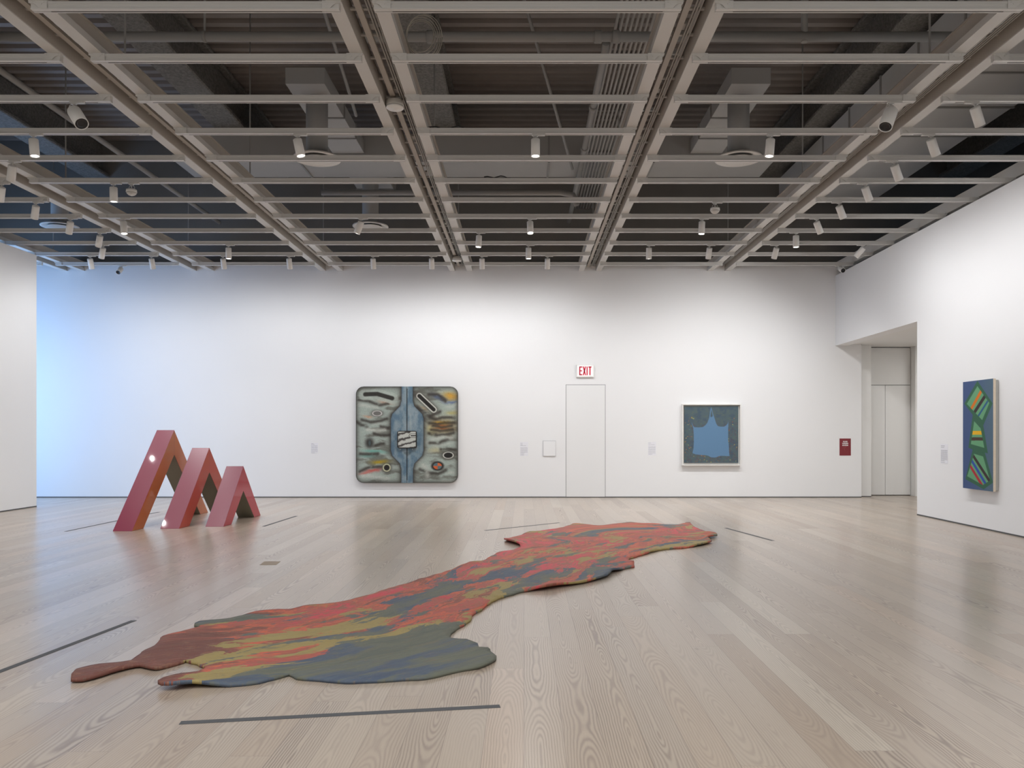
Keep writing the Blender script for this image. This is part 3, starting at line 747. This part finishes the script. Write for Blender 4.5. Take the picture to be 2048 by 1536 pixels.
# ---- large two-panel painting with rounded corners
x0, x1, z0, z1 = wallbox(713, 773.3, 916.3, 965.5, D); xc = (x0+x1)/2; W = x1-x0; H = z1-z0
U0, U1, V0, V1 = 147., 1448., 150., 1377.
K = W/(U1-U0)
def tox(u): return (u-(U0+U1)/2)*K
seg = 798.
def halfw(v):
    return np.interp(v, [0, 330, 400, 500, 560, 960, 1030, 1130, 1200, 1600], [71, 71, 90, 190, 207, 207, 190, 92, 74, 74])
def rot_ell(u, v, cx, cy, a_, b_, ang):
    c, s_ = math.cos(ang), math.sin(ang); dx, dy = u-cx, v-cy
    return np.sqrt(((dx*c+dy*s_)/a_)**2+((-dx*s_+dy*c)/b_)**2)
def caps(u, v, ax, ay, bx_, by_):
    px_, py_ = u-ax, v-ay; dx, dy = bx_-ax, by_-ay
    t_ = np.clip((px_*dx+py_*dy)/(dx*dx+dy*dy), 0, 1); return np.hypot(px_-dx*t_, py_-dy*t_)
def paint1(x, t_):
    u = x/K+(U0+U1)/2; v = V0+t_*(V1-V0)
    wx = (fbm(u/90, v/90)-.5)*40; wy = (fbm(u/90+9, v/90+4)-.5)*40
    c = np.ones(u.shape+(3,))*np.array([172, 184, 175.])
    f1 = fbm((u+wx)/230, (v+wy*1.5)/62+3)
    c = mixc(c, ss(.50, .72, f1)*.62, (92, 88, 80)); c = mixc(c, ss(.40, .22, f1)*.5, (205, 208, 198))
    # folds
    def stroke(pts, wd, k, amt):
        nonlocal c
        pts = np.array(pts, float); m = np.full(u.shape, 1e9)
        for (ax, ay), (bx_, by_) in zip(pts, pts[1:]): m = np.minimum(m, caps(u+wx*.5, v+wy*.5, ax, ay, bx_, by_))
        c = mixc(c, np.exp(-(m/wd)**2)*amt*ss(.0, .42, fbm((u)/70+wd, v/50)), k)
    def glow(cx, cy, a_, b_, ang, k, amt):
        nonlocal c
        c = mixc(c, np.exp(-rot_ell(u+wx, v+wy, cx, cy, a_, b_, ang)**2)*amt, k)
    dk = (58, 53, 48); lt = (214, 215, 205)
    glow(1360, 270, 110, 50, .1, (214, 160, 60), .95); glow(1200, 290, 90, 28, .5, (72, 90, 132), .7); glow(1380, 350, 90, 16, .0, (80, 98, 150), .7)
    glow(520, 350, 90, 24, .2, (205, 160, 135), .7); glow(300, 535, 60, 16, .1, (212, 160, 128), .8); glow(1380, 490, 80, 30, .1, (184, 170, 96), .7)
    glow(1250, 655, 150, 90, 0, (222, 176, 96), .75); glow(1110, 690, 60, 60, 0, (206, 196, 130), .6)
    for y_, k_ in ((606, (236, 180, 40)), (640, (208, 120, 60)), (682, (206, 108, 56))): glow(1235, y_, 95, 13, -.03, k_, .95)
    glow(380, 980, 140, 22, .05, (110, 188, 172), .8); glow(290, 1035, 110, 20, 0, (112, 180, 168), .6)
    glow(455, 1110, 100, 26, -.05, (190, 160, 38), .95); glow(370, 1215, 120, 22, -.15, (206, 92, 84), .9); glow(270, 1250, 70, 12, -.1, (206, 92, 84), .7)
    glow(1150, 960, 80, 30, 0, (206, 190, 140), .6); glow(1010, 430, 60, 20, .7, (206, 160, 110), .5)
    for P in ([(180, 320), (330, 345), (450, 385), (560, 370)], [(220, 575), (330, 600), (450, 590), (540, 560)], [(160, 600), (220, 640), (290, 660)], [(470, 660), (560, 680)], [(380, 750), (470, 775), (580, 770)],
              [(930, 420), (1000, 480), (1100, 520), (1220, 470)], [(1090, 540), (1160, 565), (1250, 545), (1400, 550)], [(1085, 612), (1180, 628), (1280, 608), (1400, 612)], [(1130, 650), (1230, 668), (1370, 648)],
              [(1110, 700), (1220, 716), (1380, 696)], [(1080, 748), (1180, 772), (1280, 765), (1390, 740)], [(1090, 870), (1200, 870), (1320, 820)], [(960, 1200), (1080, 1250), (1190, 1265), (1290, 1215)],
              [(200, 1225), (330, 1170), (480, 1175)], [(400, 900), (450, 880), (500, 875)], [(1230, 950), (1300, 940), (1420, 960)], [(200, 1010), (320, 1015), (430, 1010)], [(1080, 250), (1180, 250), (1290, 330)]):
        stroke(P, 21, dk, .8)
    stroke([(180, 380), (300, 400), (420, 420)], 22, lt, .5); stroke([(300, 700), (420, 710), (520, 700)], 24, lt, .7); stroke([(1110, 820), (1240, 800), (1380, 800)], 24, lt, .6)
    stroke([(240, 1290), (380, 1300), (560, 1320)], 26, lt, .6); stroke([(1000, 1150), (1050, 1190), (1060, 1300)], 30, lt, .5)
    def slot(d_, r_, fill=(38, 35, 33), rim=lt, halo=26.):
        nonlocal c
        c = mixc(c, np.exp(-np.clip(d_-r_-14, 0, None)/halo)*.75, (70, 65, 58)); c = mixc(c, ss(r_+20, r_+14, d_), rim); c = mixc(c, ss(r_+5, r_-1, d_), fill)
    c = mixc(c, ss(80, 60, np.minimum(caps(u, v, 250, 255, 420, 245), caps(u, v, 420, 245, 620, 305)))*.7, (190, 200, 190))
    c = mixc(c, ss(34, 18, np.minimum(caps(u, v, 265, 250, 420, 245), caps(u, v, 420, 245, 610, 300))), (52, 50, 46))
    slot(caps(u, v, 955, 270, 1140, 445), 22)
    slot(rot_ell(u, v, 418, 492, 1, .55, 0), 48, (118, 116, 112), (212, 208, 205), 20)
    slot(rot_ell(u, v, 540, 1183, 1, 1, 0), 34, (40, 36, 34), (205, 205, 170), 22)
    slot(rot_ell(u, v, 1325, 1025, 1, .62, 0), 54)
    d_ = rot_ell(u, v, 320, 868, 1, 1.2, 0); c = mixc(c, np.exp(-(np.clip(d_-20, 0, None)/38)**2)*.9, (52, 48, 46)); c = mixc(c, ss(30, 10, rot_ell(u, v, 322, 868, .8, 1.8, 0))*.8, (80, 96, 98))
    d_ = rot_ell(u, v, 1188, 1162, 1, .75, 0); c = mixc(c, ss(98, 62, d_), (50, 45, 42))
    chk = np.where((u > 1188) ^ (v > 1162), 1., 0.); inn = ss(58, 52, d_); c = mixc(c, inn*chk, (216, 106, 60)); c = mixc(c, inn*(1-chk), (98, 122, 128))
    # border vignette of the paint itself
    R_ = 100.; qx = np.maximum(np.abs(u-(U0+U1)/2)-((U1-U0)/2-R_), 0); qy = np.maximum(np.abs(v-(V0+V1)/2)-((V1-V0)/2-R_), 0)
    ed = R_-np.hypot(qx, qy); ed = np.where((qx == 0) & (qy == 0), R_, ed)
    c = mixc(c, np.exp(-np.clip(ed, 0, None)/26)*.85, (52, 48, 44))
    # steel-blue column
    hw = halfw(v); dd = np.abs(u-801)-hw
    c = mixc(c, np.exp(-np.clip(dd, 0, None)/28)*.95, (48, 42, 38))
    bl = fbm((u)/60, v/110); blue = mixc(np.ones(u.shape+(3,))*np.array([112, 136, 150.]), ss(.35, .7, bl)*.8, (150, 164, 170)); blue = mixc(blue, ss(.5, .25, bl)*.5, (80, 106, 130))
    blue = mixc(blue, np.exp(-np.clip(-dd, 0, None)/16)*.5, (70, 90, 106)); blue = mixc(blue, np.exp(-((u-845)/14)**2)*.4*ss(480, 520, v)*ss(740, 680, v), (190, 196, 190))
    blue = mixc(blue, ss(980, 990, v)*ss(1080, 1000, v)*ss(60, 30, np.abs(u-805)-np.clip(1000-v, -60, 0))*.45, (60, 66, 66))
    m = ss(5, -3, dd); c = c*(1-m[..., None])+blue*m[..., None]
    c = mixc(c, ss(7, 3, np.abs(u-798))*ss(165, 185, v)*ss(1345, 1335, v), (30, 30, 32))
    gr = fbm(u/5, v/5, 2)[..., None]; c = c*(.90+.2*gr)
    return c
Rc = 100.
def inset(t_):
    v = V0+t_*(V1-V0); q = max(0, Rc-(v-V0), Rc-(V1-v)); return Rc-math.sqrt(max(0, Rc*Rc-q*q))
t = thing('diptych_painting', 'large square painting with rounded corners, grey swirls and a steel blue central column', 'painting', (xc, D-.012, 0))
zt, zb = z1, z0
painted_panel('canvas_panel', t, 120, 230, lambda q: tox(U0+inset(q)), lambda q: tox(seg-3), zt, zb, paint1, .055, M['edge'])
painted_panel('canvas_panel', t, 120, 230, lambda q: tox(seg+3), lambda q: tox(U1-inset(q)), zt, zb, paint1, .055, M['edge'])
obj('seam_strip', bx(tox(seg)-.008, tox(seg)+.008, -.04, -.005, zb+.05, zt-.05), M['edge'], t)
def paint_box(x, t_):
    u = x*1000; v = t_*420
    wx = (fbm(u/60, v/60)-.5)*50
    f_ = np.sin((v*1.0+u*.35+wx*1.5)/22)
    c = np.ones(u.shape+(3,))*np.array([200, 202, 194.]); c = mixc(c, ss(.1, .95, f_)*.9, (64, 60, 58))
    d_ = caps(u, v, 90, 118, 260, 118); c = mixc(c, ss(52, 44, d_), (70, 66, 62)); c = mixc(c, ss(40, 32, d_), (215, 216, 208)); c = mixc(c, ss(16, 10, d_), (40, 38, 36))
    e = np.minimum(np.minimum(u+210, 210-u), np.minimum(v, 420-v)); c = mixc(c, ss(26, 12, e), (40, 38, 36))
    return c
zb1 = zt-(715-V0)*K; zb0 = zt-(938-V0)*K
def ins2(q):
    hgt = zb1-zb0; v = q*hgt; r = .045; k_ = max(0, r-v, r-(hgt-v)); return r-math.sqrt(max(0, r*r-k_*k_))
cx = tox(801)
bxp = painted_panel('centre_box', t, 90, 80, lambda q: -tox(U0+(1)) * 0 - .228+ins2(q), lambda q: .228-ins2(q), zb1, zb0, lambda x, q: paint_box(x*.92, q), .045, M['edge'], (cx, -.0555, 0))
for u_ in (716, 870): obj('peg', lathe(bmesh.new(), (tox(u_)-cx, -.03, zb0-.012), (0, 0, -1), [(0, .008), (.02, .012), (.03, .006)], 10), M['pipe'], bxp)

# ---- framed painting with a light blue slip shape
x0, x1, z0, z1 = wallbox(1364.5, 808, 1482, 931, D-.09); W, H = x1-x0, z1-z0
t = thing('framed_painting', 'framed painting of a light blue slip-like shape on mottled grey-blue, in a deep white frame', 'painting', ((x0+x1)/2, D, z0))
obj('frame_side', bx(-W/2, -W/2+.022, -.10, -.002, 0, H), M['frame'], t); obj('frame_side', bx(W/2-.022, W/2, -.10, -.002, 0, H), M['frame'], t)
obj('frame_top', bx(-W/2+.022, W/2-.022, -.10, -.002, H-.022, H), M['frame'], t); obj('frame_bottom', bx(-W/2+.022, W/2-.022, -.10, -.002, 0, .022), M['frame'], t)
obj('backing_board', bx(-W/2+.022, W/2-.022, -.02, -.002, .022, H-.022), M['frame'], t)
slip = [(797, 250), (812, 300), (835, 390), (850, 430), (872, 500), (893, 565), (925, 610), (975, 622), (1040, 622), (1085, 592), (1112, 560), (1117, 505), (1122, 560), (1118, 700), (1118, 850), (1130, 960), (1142, 1172), (1090, 1170), (1000, 1165), (940, 1172), (900, 1192), (850, 1198), (790, 1192), (740, 1165), (690, 1152), (600, 1150), (500, 1138), (440, 1115), (462, 1020), (468, 900), (465, 760), (455, 640), (430, 570), (425, 530), (450, 600), (478, 630), (560, 634), (640, 628), (690, 590), (725, 545), (750, 480), (765, 420), (775, 340), (785, 290)]
hole = [(799, 300), (815, 350), (826, 425), (800, 445), (782, 440), (786, 380)]
rnd = random.Random(5)
dabs = [(rnd.uniform(290, 1310), rnd.uniform(440, 1290), rnd.uniform(5, 15), rnd.uniform(4, 9), rnd.uniform(0, 3), rnd.choice([(196, 190, 100), (186, 168, 70), (150, 160, 96), (160, 90, 60), (120, 70, 84), (196, 120, 70), (90, 130, 130)])) for _ in range(150)]
dabs = [d_ for d_ in dabs if (d_[0] < 500 or d_[0] > 1110 or d_[1] > 1140)]
def paint2(x, q):
    u = 285+(x/PW+.5)*(1312-285); v = 238+q*(1298-238)
    n_ = fbm(u/70, v/70); n2 = fbm(u/25+5, v/25)
    c = np.ones(u.shape+(3,))*np.array([84, 101, 108.]); c = mixc(c, ss(.45, .7, n_)*.5, (66, 84, 106)); c = mixc(c, ss(.5, .75, n2)*.5*ss(430, 700, v), (98, 72, 82))
    c = mixc(c, ss(.5, .8, fbm(u/40+30, v/18))*.5, (100, 112, 96))
    for (dx, dy, a_, b_, g_, k_) in dabs: c = mixc(c, ss(1.2, .8, rot_ell(u, v, dx, dy, a_, b_, g_))*.8, k_)
    m = (in_poly(u, v, slip) & ~in_poly(u, v, hole)).astype(float)
    return mixc(c, m, (100, 136, 170))
PW = W-.108; PH = H-.11
painted_panel('canvas', t, 170, 170, lambda q: -PW/2, lambda q: PW/2, H/2+PH/2+.005, H/2-PH/2+.005, paint2, .035, M['edge'], (0, -.0205, 0))

# ---- tall narrow painting on the right wall
XP = 7.13
def rw(cx, cy):
    px_, py_ = 1900+cx/5.909, 740+cy/5.909; Yv = XP*F/(px_-PX); return Yv, EYE+(PY-py_)*Yv/F
Ya, za = rw(136, 143); Yb, zb = rw(505, 100); _, zc = rw(146, 1393); _, zd = rw(510, 1440)
ztp, zbt = (za+zb)/2, (zc+zd)/2; Wp = Ya-Yb
ym = (Ya+Yb)/2
t = thing('tall_painting', 'tall narrow painting of striped green kite shapes on blue, on the right wall', 'painting', (WX(ym)-.004, ym, 0)); t.rotation_euler.z = -PI/2-.018
cv = lambda P: [(ym-Yq, zq) for Yq, zq in (rw(*p_) for p_ in P)]
dark = [cv([(312, 128), (497, 395), (383, 655), (440, 985), (402, 975), (503, 1330), (388, 1410), (165, 1290), (255, 940), (203, 918), (255, 530), (152, 398)])]
light = [cv([(312, 190), (458, 390), (370, 592), (183, 400)]), cv([(273, 605), (352, 690), (396, 920), (233, 875)]), cv([(272, 990), (382, 1022), (466, 1305), (378, 1360), (188, 1255)])]
bars = [((355, 255), (240, 455), 24, (222, 122, 36), 0), ((400, 315), (280, 495), 26, (62, 50, 52), 0), ((435, 372), (322, 545), 15, (50, 98, 140), 0),
        ((220, 742), (390, 742), 38, (238, 184, 36), 1), ((220, 815), (400, 815), 32, (74, 56, 48), 1),
        ((262, 1015), (458, 1310), 22, (62, 50, 52), 2), ((245, 1075), (412, 1345), 21, (50, 86, 170), 2), ((225, 1135), (368, 1362), 21, (176, 46, 58), 2)]
bars = [(cv([p0])[0], cv([p1])[0], wd/5.909*12.7/F*.62, k_, li) for p0, p1, wd, k_, li in bars]
def paint3(x, q):
    z = ztp+(zbt-ztp)*q; s_ = x/Wp+.5
    c = np.ones(x.shape+(3,))*np.array([70, 90, 134.]); c = mixc(c, ss(.2, .95, s_), (86, 110, 130))
    c = mixc(c, in_poly(x, z, dark[0]).astype(float), (58, 104, 80))
    for i, P in enumerate(light):
        m = in_poly(x, z, P).astype(float); c = mixc(c, m, (106, 164, 122))
        for (ax, az), (bx_, bz_), wd, k_, li in bars:
            if li == i: c = mixc(c, m*(caps(x, z, ax, az, bx_, bz_) < wd*(1.55 if li != 1 else .95)), k_)
    return c
painted_panel('canvas', t, 150, 330, lambda q: -Wp/2, lambda q: Wp/2, ztp, zbt, paint3, .004, M['wood'], (0, -.085, 0), 2)
obj('stretcher_edge', bx(-Wp/2, Wp/2, -.085, -.05, zbt, ztp), M['wood'], t)
obj('stretcher_back', bx(-Wp/2+.015, Wp/2-.01, -.05, -.006, zbt+.02, ztp-.02), M['gwood'], t)

# ================================================================== SCULPTURES
def vee(xa, xb, yf, yfi, yap, ybi, yb, zo, zi, flank, label):
    t = thing('folded_arch_sculpture', label, 'sculpture', ((xa+xb)/2, yap, 0), 'row of three angular arches')
    cx = (xa+xb)/2; bm = bmesh.new()
    P = [(yf, 0), (yap, zo), (yb, 0), (ybi, 0), (yap+.0, zi), (yfi, 0)]
    L_ = [bm.verts.new((xa-cx, y-yap, z)) for y, z in P]; R_ = [bm.verts.new((xb-cx, y-yap, z)) for y, z in P]
    def q(vs_, m): f = bm.faces.new(vs_); f.material_index = m
    for i, m in ((0, 0), (1, 0), (2, 2), (3, 2), (4, 2), (5, 2)):
        j = (i+1) % 6; q((L_[i], R_[i], R_[j], L_[j]), m)
    q((L_[0], L_[1], L_[4], L_[5]), 1); q((L_[1], L_[2], L_[3], L_[4]), 1); q((R_[0], R_[5], R_[4], R_[1]), 1); q((R_[1], R_[4], R_[3], R_[2]), 1)
    bmesh.ops.recalc_face_normals(bm, faces=bm.faces[:])
    bmesh.ops.bevel(bm, geom=bm.edges[:], offset=.003, segments=1, affect='EDGES')
    obj('arch_body', bm, [M['crim'], flank, M['olive']], t)
vee(-6.345, -6.045, 12.49, 12.87, 14.0, 15.13, 15.50, 1.57, 1.14, M['or1'], 'tallest crimson and orange lacquered arch standing on the floor at the left')
vee(-5.76, -5.46, 12.82, 13.22, 14.06, 14.94, 15.33, 1.262, .835, M['or2'], 'middle-sized crimson and vermilion lacquered arch between the tallest and smallest ones')
vee(-5.155, -4.86, 13.10, 13.46, 14.03, 14.60, 14.95, .945, .515, M['or3'], 'smallest crimson and rose lacquered arch, at the right end of the three')

# ================================================================== FLOOR MARKS
def tape(p0, p1, wid, label, mat='tape'):
    a_, b_ = fl(*p0), fl(*p1); d_ = (b_-a_); n_ = Vector((-d_.y, d_.x, 0)).normalized()*wid/2; m_ = (a_+b_)/2
    bm = prism(bmesh.new(), [tuple((q-m_)[:2]) for q in (a_-n_, b_-n_, b_+n_, a_+n_)], 0.0002, .0015)
    o = obj('floor_tape', bm, M[mat], None, (m_.x, m_.y, 0)); tag(o, label, 'tape', 'dark warning strips on the floor' if mat == 'tape' else None)
tape((-60, 1366), (268, 1241), .05, 'dark grey floor tape at the left edge of the picture, beside the poured sheet')
tape((360, 1446), (1000, 1412.5), .05, 'longest dark grey floor tape in the foreground, in front of the poured sheet')
tape((131, 1063), (318, 1024), .05, 'thin dark floor tape behind and left of the tallest arch')
tape((527, 1053), (593, 1032), .05, 'short dark floor tape right of the smallest arch')
tape((970, 1061), (1118, 1045.5), .05, 'thin dark floor tape behind the far end of the poured sheet, on its left')
tape((1451, 1056), (1546, 1081.5), .05, 'thin dark floor tape to the right of the far end of the poured sheet')
tape((692, 1003), (922, 1002.5), .04, 'faint beige floor tape in front of the large square painting', 'tapepale')
P = [fl(519, 1130), fl(552, 1130), fl(561, 1123), fl(529, 1123)]
cxp = sum(p_.x for p_ in P)/4; cyp = sum(p_.y for p_ in P)/4
bm = prism(bmesh.new(), [(p_.x-cxp, p_.y-cyp) for p_ in P], .0002, .002)
o = obj('floor_socket_plate', bm, M['plate'], None, (cxp, cyp, 0)); tag(o, 'small brown rectangular floor plate right of and nearer than the smallest arch', 'floor plate')

# ================================================================== POURED SHEET
outline = [(135, 1368), (148, 1354), (166, 1341), (200, 1334), (258, 1326), (282, 1309), (305, 1296), (328, 1277), (378, 1263), (404, 1257), (386, 1254), (398, 1247), (448, 1243), (486, 1239), (520, 1229), (580, 1225), (620, 1216), (700, 1204), (762, 1185), (830, 1166), (870, 1152), (908, 1142), (950, 1132), (975, 1119), (1000, 1107), (1036, 1100), (1040, 1094), (1024, 1088), (1007, 1082), (1032, 1075), (1080, 1064), (1128, 1056), (1150, 1048.5), (1170, 1050), (1200, 1053), (1238, 1048.5), (1262, 1046.5), (1286, 1049), (1340, 1051), (1357, 1051), (1378, 1046.5), (1388, 1055), (1402, 1061), (1416, 1069), (1434, 1074), (1418, 1082), (1423, 1087), (1378, 1096), (1326, 1101), (1290, 1110), (1256, 1121), (1268, 1128), (1270, 1135), (1250, 1139), (1230, 1146), (1214, 1155), (1170, 1168), (1100, 1180), (1046, 1186), (1000, 1198), (974, 1213), (956, 1228), (938, 1248), (906, 1267), (902, 1280), (932, 1283), (950, 1292), (958, 1299), (976, 1300), (990, 1313), (984, 1328), (958, 1340), (900, 1349), (850, 1360), (760, 1367), (690, 1369), (640, 1365), (594, 1360), (578, 1353), (552, 1361), (500, 1372), (440, 1375), (385, 1377), (340, 1382), (319, 1378), (350, 1365), (380, 1353), (408, 1342), (392, 1332), (372, 1326), (386, 1316), (366, 1328), (340, 1337), (308, 1344), (280, 1338), (260, 1341), (222, 1351), (164, 1367)]
pts = [fl(*p_).to_2d() for p_ in outline]
# round the traced corners and let the lip wander a little
dens = []
n = len(pts)
for i in range(n):
    p0, p1, p2, p3 = pts[i-1], pts[i], pts[(i+1) % n], pts[(i+2) % n]
    k = max(2, int((p2-p1).length/.045))
    for j in range(k):
        s_ = j/k
        c_ = .5*((2*p1)+(p2-p0)*s_+(2*p0-5*p1+4*p2-p3)*s_*s_+(-p0+3*p1-3*p2+p3)*s_**3)
        c_ = c_*.65+(p1.lerp(p2, s_))*.35
        nn = noise.noise((c_.x*3.2, c_.y*3.2, 5))*.030+noise.noise((c_.x*9, c_.y*9, 2))*.018
        dn = (p2-p1).normalized(); c_ = c_+Vector((-dn.y, dn.x))*nn
        dens.append(c_)
B = len(dens)
xs = [p_.x for p_ in dens]; ys = [p_.y for p_ in dens]
PXY = np.array([(p_.x, p_.y) for p_ in dens])
g = .055
gx_, gy_ = np.meshgrid(np.arange(min(xs), max(xs), g), np.arange(min(ys), max(ys), g)); gx_ = gx_.ravel(); gy_ = gy_.ravel()
rs = np.random.RandomState(3); gx_ = gx_+rs.uniform(-.012, .012, gx_.shape); gy_ = gy_+rs.uniform(-.012, .012, gy_.shape)
ins = in_poly(gx_, gy_, [tuple(q) for q in PXY]); gx_, gy_ = gx_[ins], gy_[ins]
def edist(x, y):
    best = np.full(x.shape, 1e9); A = PXY; Bq = np.roll(PXY, -1, 0)
    for (ax, ay), (bx_, by_) in zip(A, Bq): best = np.minimum(best, caps(x, y, ax, ay, bx_, by_+1e-9))
    return best
ed = edist(gx_, gy_); keep = ed > .022; gx_, gy_, ed = gx_[keep], gy_[keep], ed[keep]
co = dens+[Vector((float(a_), float(b_))) for a_, b_ in zip(gx_, gy_)]
res = delaunay_2d_cdt(co, [(i, (i+1) % B) for i in range(B)], [], 1, 1e-5)
V2 = [Vector(v_) for v_ in res[0]]; T2 = [tuple(f) for f in res[2]]
vx = np.array([v_.x for v_ in V2]); vy = np.array([v_.y for v_ in V2]); e2 = edist(vx, vy)
spine = [fl(*p_).to_2d() for p_ in ((140, 1366), (330, 1322), (560, 1300), (740, 1265), (900, 1210), (1030, 1150), (1150, 1110), (1290, 1075), (1430, 1072))]
def flow(x, y):
    best = 1e9; out = (0, 0); acc = 0; q = Vector((x, y)); ws = 0; fu_ = fv_ = 0
    for a_, b_ in zip(spine, spine[1:]):
        d_ = b_-a_; L_ = d_.length; s_ = max(0, min(1, (q-a_).dot(d_)/(L_*L_))); pr = a_+d_*s_
        dist = (q-pr).length; side = 1 if d_.x*(q-a_).y-d_.y*(q-a_).x > 0 else -1
        w_ = 1/(dist+.15)**4
        fu_ += w_*(acc+s_*L_); fv_ += w_*side*dist; ws += w_; acc += L_
    return fu_/ws, fv_/ws
FL = [flow(x, y) for x, y in zip(vx, vy)]
TH = .016
def topz(x, y, e):
    m = min(1, e/.06)
    w_ = noise.noise((x*2.2, y*2.2, 1))*.010+noise.noise((x*6, y*6, 7))*.004
    edge = max(0, 1-e/.13)*max(0, noise.noise((x*1.7, y*1.7, 9)))*.075          # lifted lip in places
    return TH+.004+.006*m+abs(w_)*m+edge, max(.0006, edge*.9)
ZT_ = [topz(x, y, e) for x, y, e in zip(vx, vy, e2)]
nv = len(V2)
cxr, cyr = -2.0, 8.5
verts = [(x-cxr, y-cyr, z[0]) for x, y, z in zip(vx, vy, ZT_)]+[(x-cxr, y-cyr, z[1]) for x, y, z in zip(vx, vy, ZT_)]
faces = []
ecount = {}
for f in T2:
    a_ = (V2[f[1]]-V2[f[0]]).cross(V2[f[2]]-V2[f[0]])
    if a_ < 0: f = (f[0], f[2], f[1])
    faces.append(f); faces.append((f[2]+nv, f[1]+nv, f[0]+nv))
    for i in range(3):
        k = (f[i], f[(i+1) % 3]); ecount[k] = 1
for (a_, b_) in list(ecount):
    if (b_, a_) not in ecount: faces.append((a_, a_+nv, b_+nv, b_))
me = bpy.data.meshes.new('poured_sheet'); me.from_pydata(verts, [], faces)
for f in me.polygons: f.use_smooth = True
fa_ = me.attributes.new('flow', 'FLOAT_VECTOR', 'POINT'); za_ = me.attributes.new('zones', 'FLOAT_VECTOR', 'POINT')
def blobs(L_):
    return [(flow(*fl(px, py).to_2d()), su, sv, amt) for px, py, su, sv, amt in L_]
COOL = blobs([(760, 1352, .5, .2, .5), (790, 1330, .55, .3, .6), (900, 1325, .6, .45, .8), (830, 1280, .5, .3, .5), (880, 1190, .8, .16, .45), (780, 1232, .6, .12, .35), (1060, 1165, .7, .16, .4), (1210, 1143, .6, .2, .55), (1000, 1152, .6, .14, .3),
              (1100, 1078, .6, .2, .22), (1210, 1064, .9, .2, .25), (440, 1248, .4, .12, .35), (960, 1315, .4, .4, .5), (1330, 1085, .8, .3, .15), (1100, 1120, .8, .1, .25)])
YEL = blobs([(430, 1325, .35, .2, .45), (500, 1352, .7, .18, .6), (640, 1338, .5, .16, .5), (600, 1318, .8, .1, .3), (640, 1282, .8, .12, .4), (740, 1246, .7, .10, .35), (1385, 1090, .8, .15, .4), (1300, 1103, .8, .15, .4), (1150, 1180, 1., .10, .35), (1010, 1195, .6, .10, .4), (925, 1287, .2, .15, .5), (600, 1357, .4, .1, .35), (1280, 1060, .8, .2, .2)])
PINK = blobs([(1110, 1138, .7, .3, .35), (1040, 1088, .6, .3, .4), (1080, 1072, .6, .2, .3), (1250, 1085, 1.0, .2, .2), (620, 1236, 1., .12, .3), (940, 1145, .8, .15, .3), (1370, 1060, .5, .3, .3)])
DARK = blobs([(180, 1352, .7, .5, .6), (325, 1379, .35, .25, .45), (260, 1332, .6, .4, .5), (340, 1290, .5, .3, .3), (440, 1268, .6, .2, .3)])
def tot(B_, u_, v_): return sum(am*math.exp(-((u_-c_[0])/su)**2-((v_-c_[1])/sv)**2) for c_, su, sv, am in B_)
fd = []; zd_ = []
for (u_, v_) in FL:
    fd += [u_, v_, 0]
    dk_ = tot(DARK, u_, v_)
    zd_ += [.46+tot(PINK, u_, v_)-.7*dk_, 0.36+tot(COOL, u_, v_)-.25*tot(PINK, u_, v_)-.2*dk_, .34+tot(YEL, u_, v_)-.4*dk_-.2*tot(PINK, u_, v_)]
fd = fd*2; zd_ = zd_*2
fa_.data.foreach_set('vector', fd); za_.data.foreach_set('vector', zd_)
me.materials.append(M['pour']); me.update()
o = bpy.data.objects.new('poured_sheet', me); C.objects.link(o); o.location = (cxr, cyr, 0)
tag(o, 'long marbled sheet of red, orange, olive and slate blue poured rubber lying on the floor', 'floor sculpture')
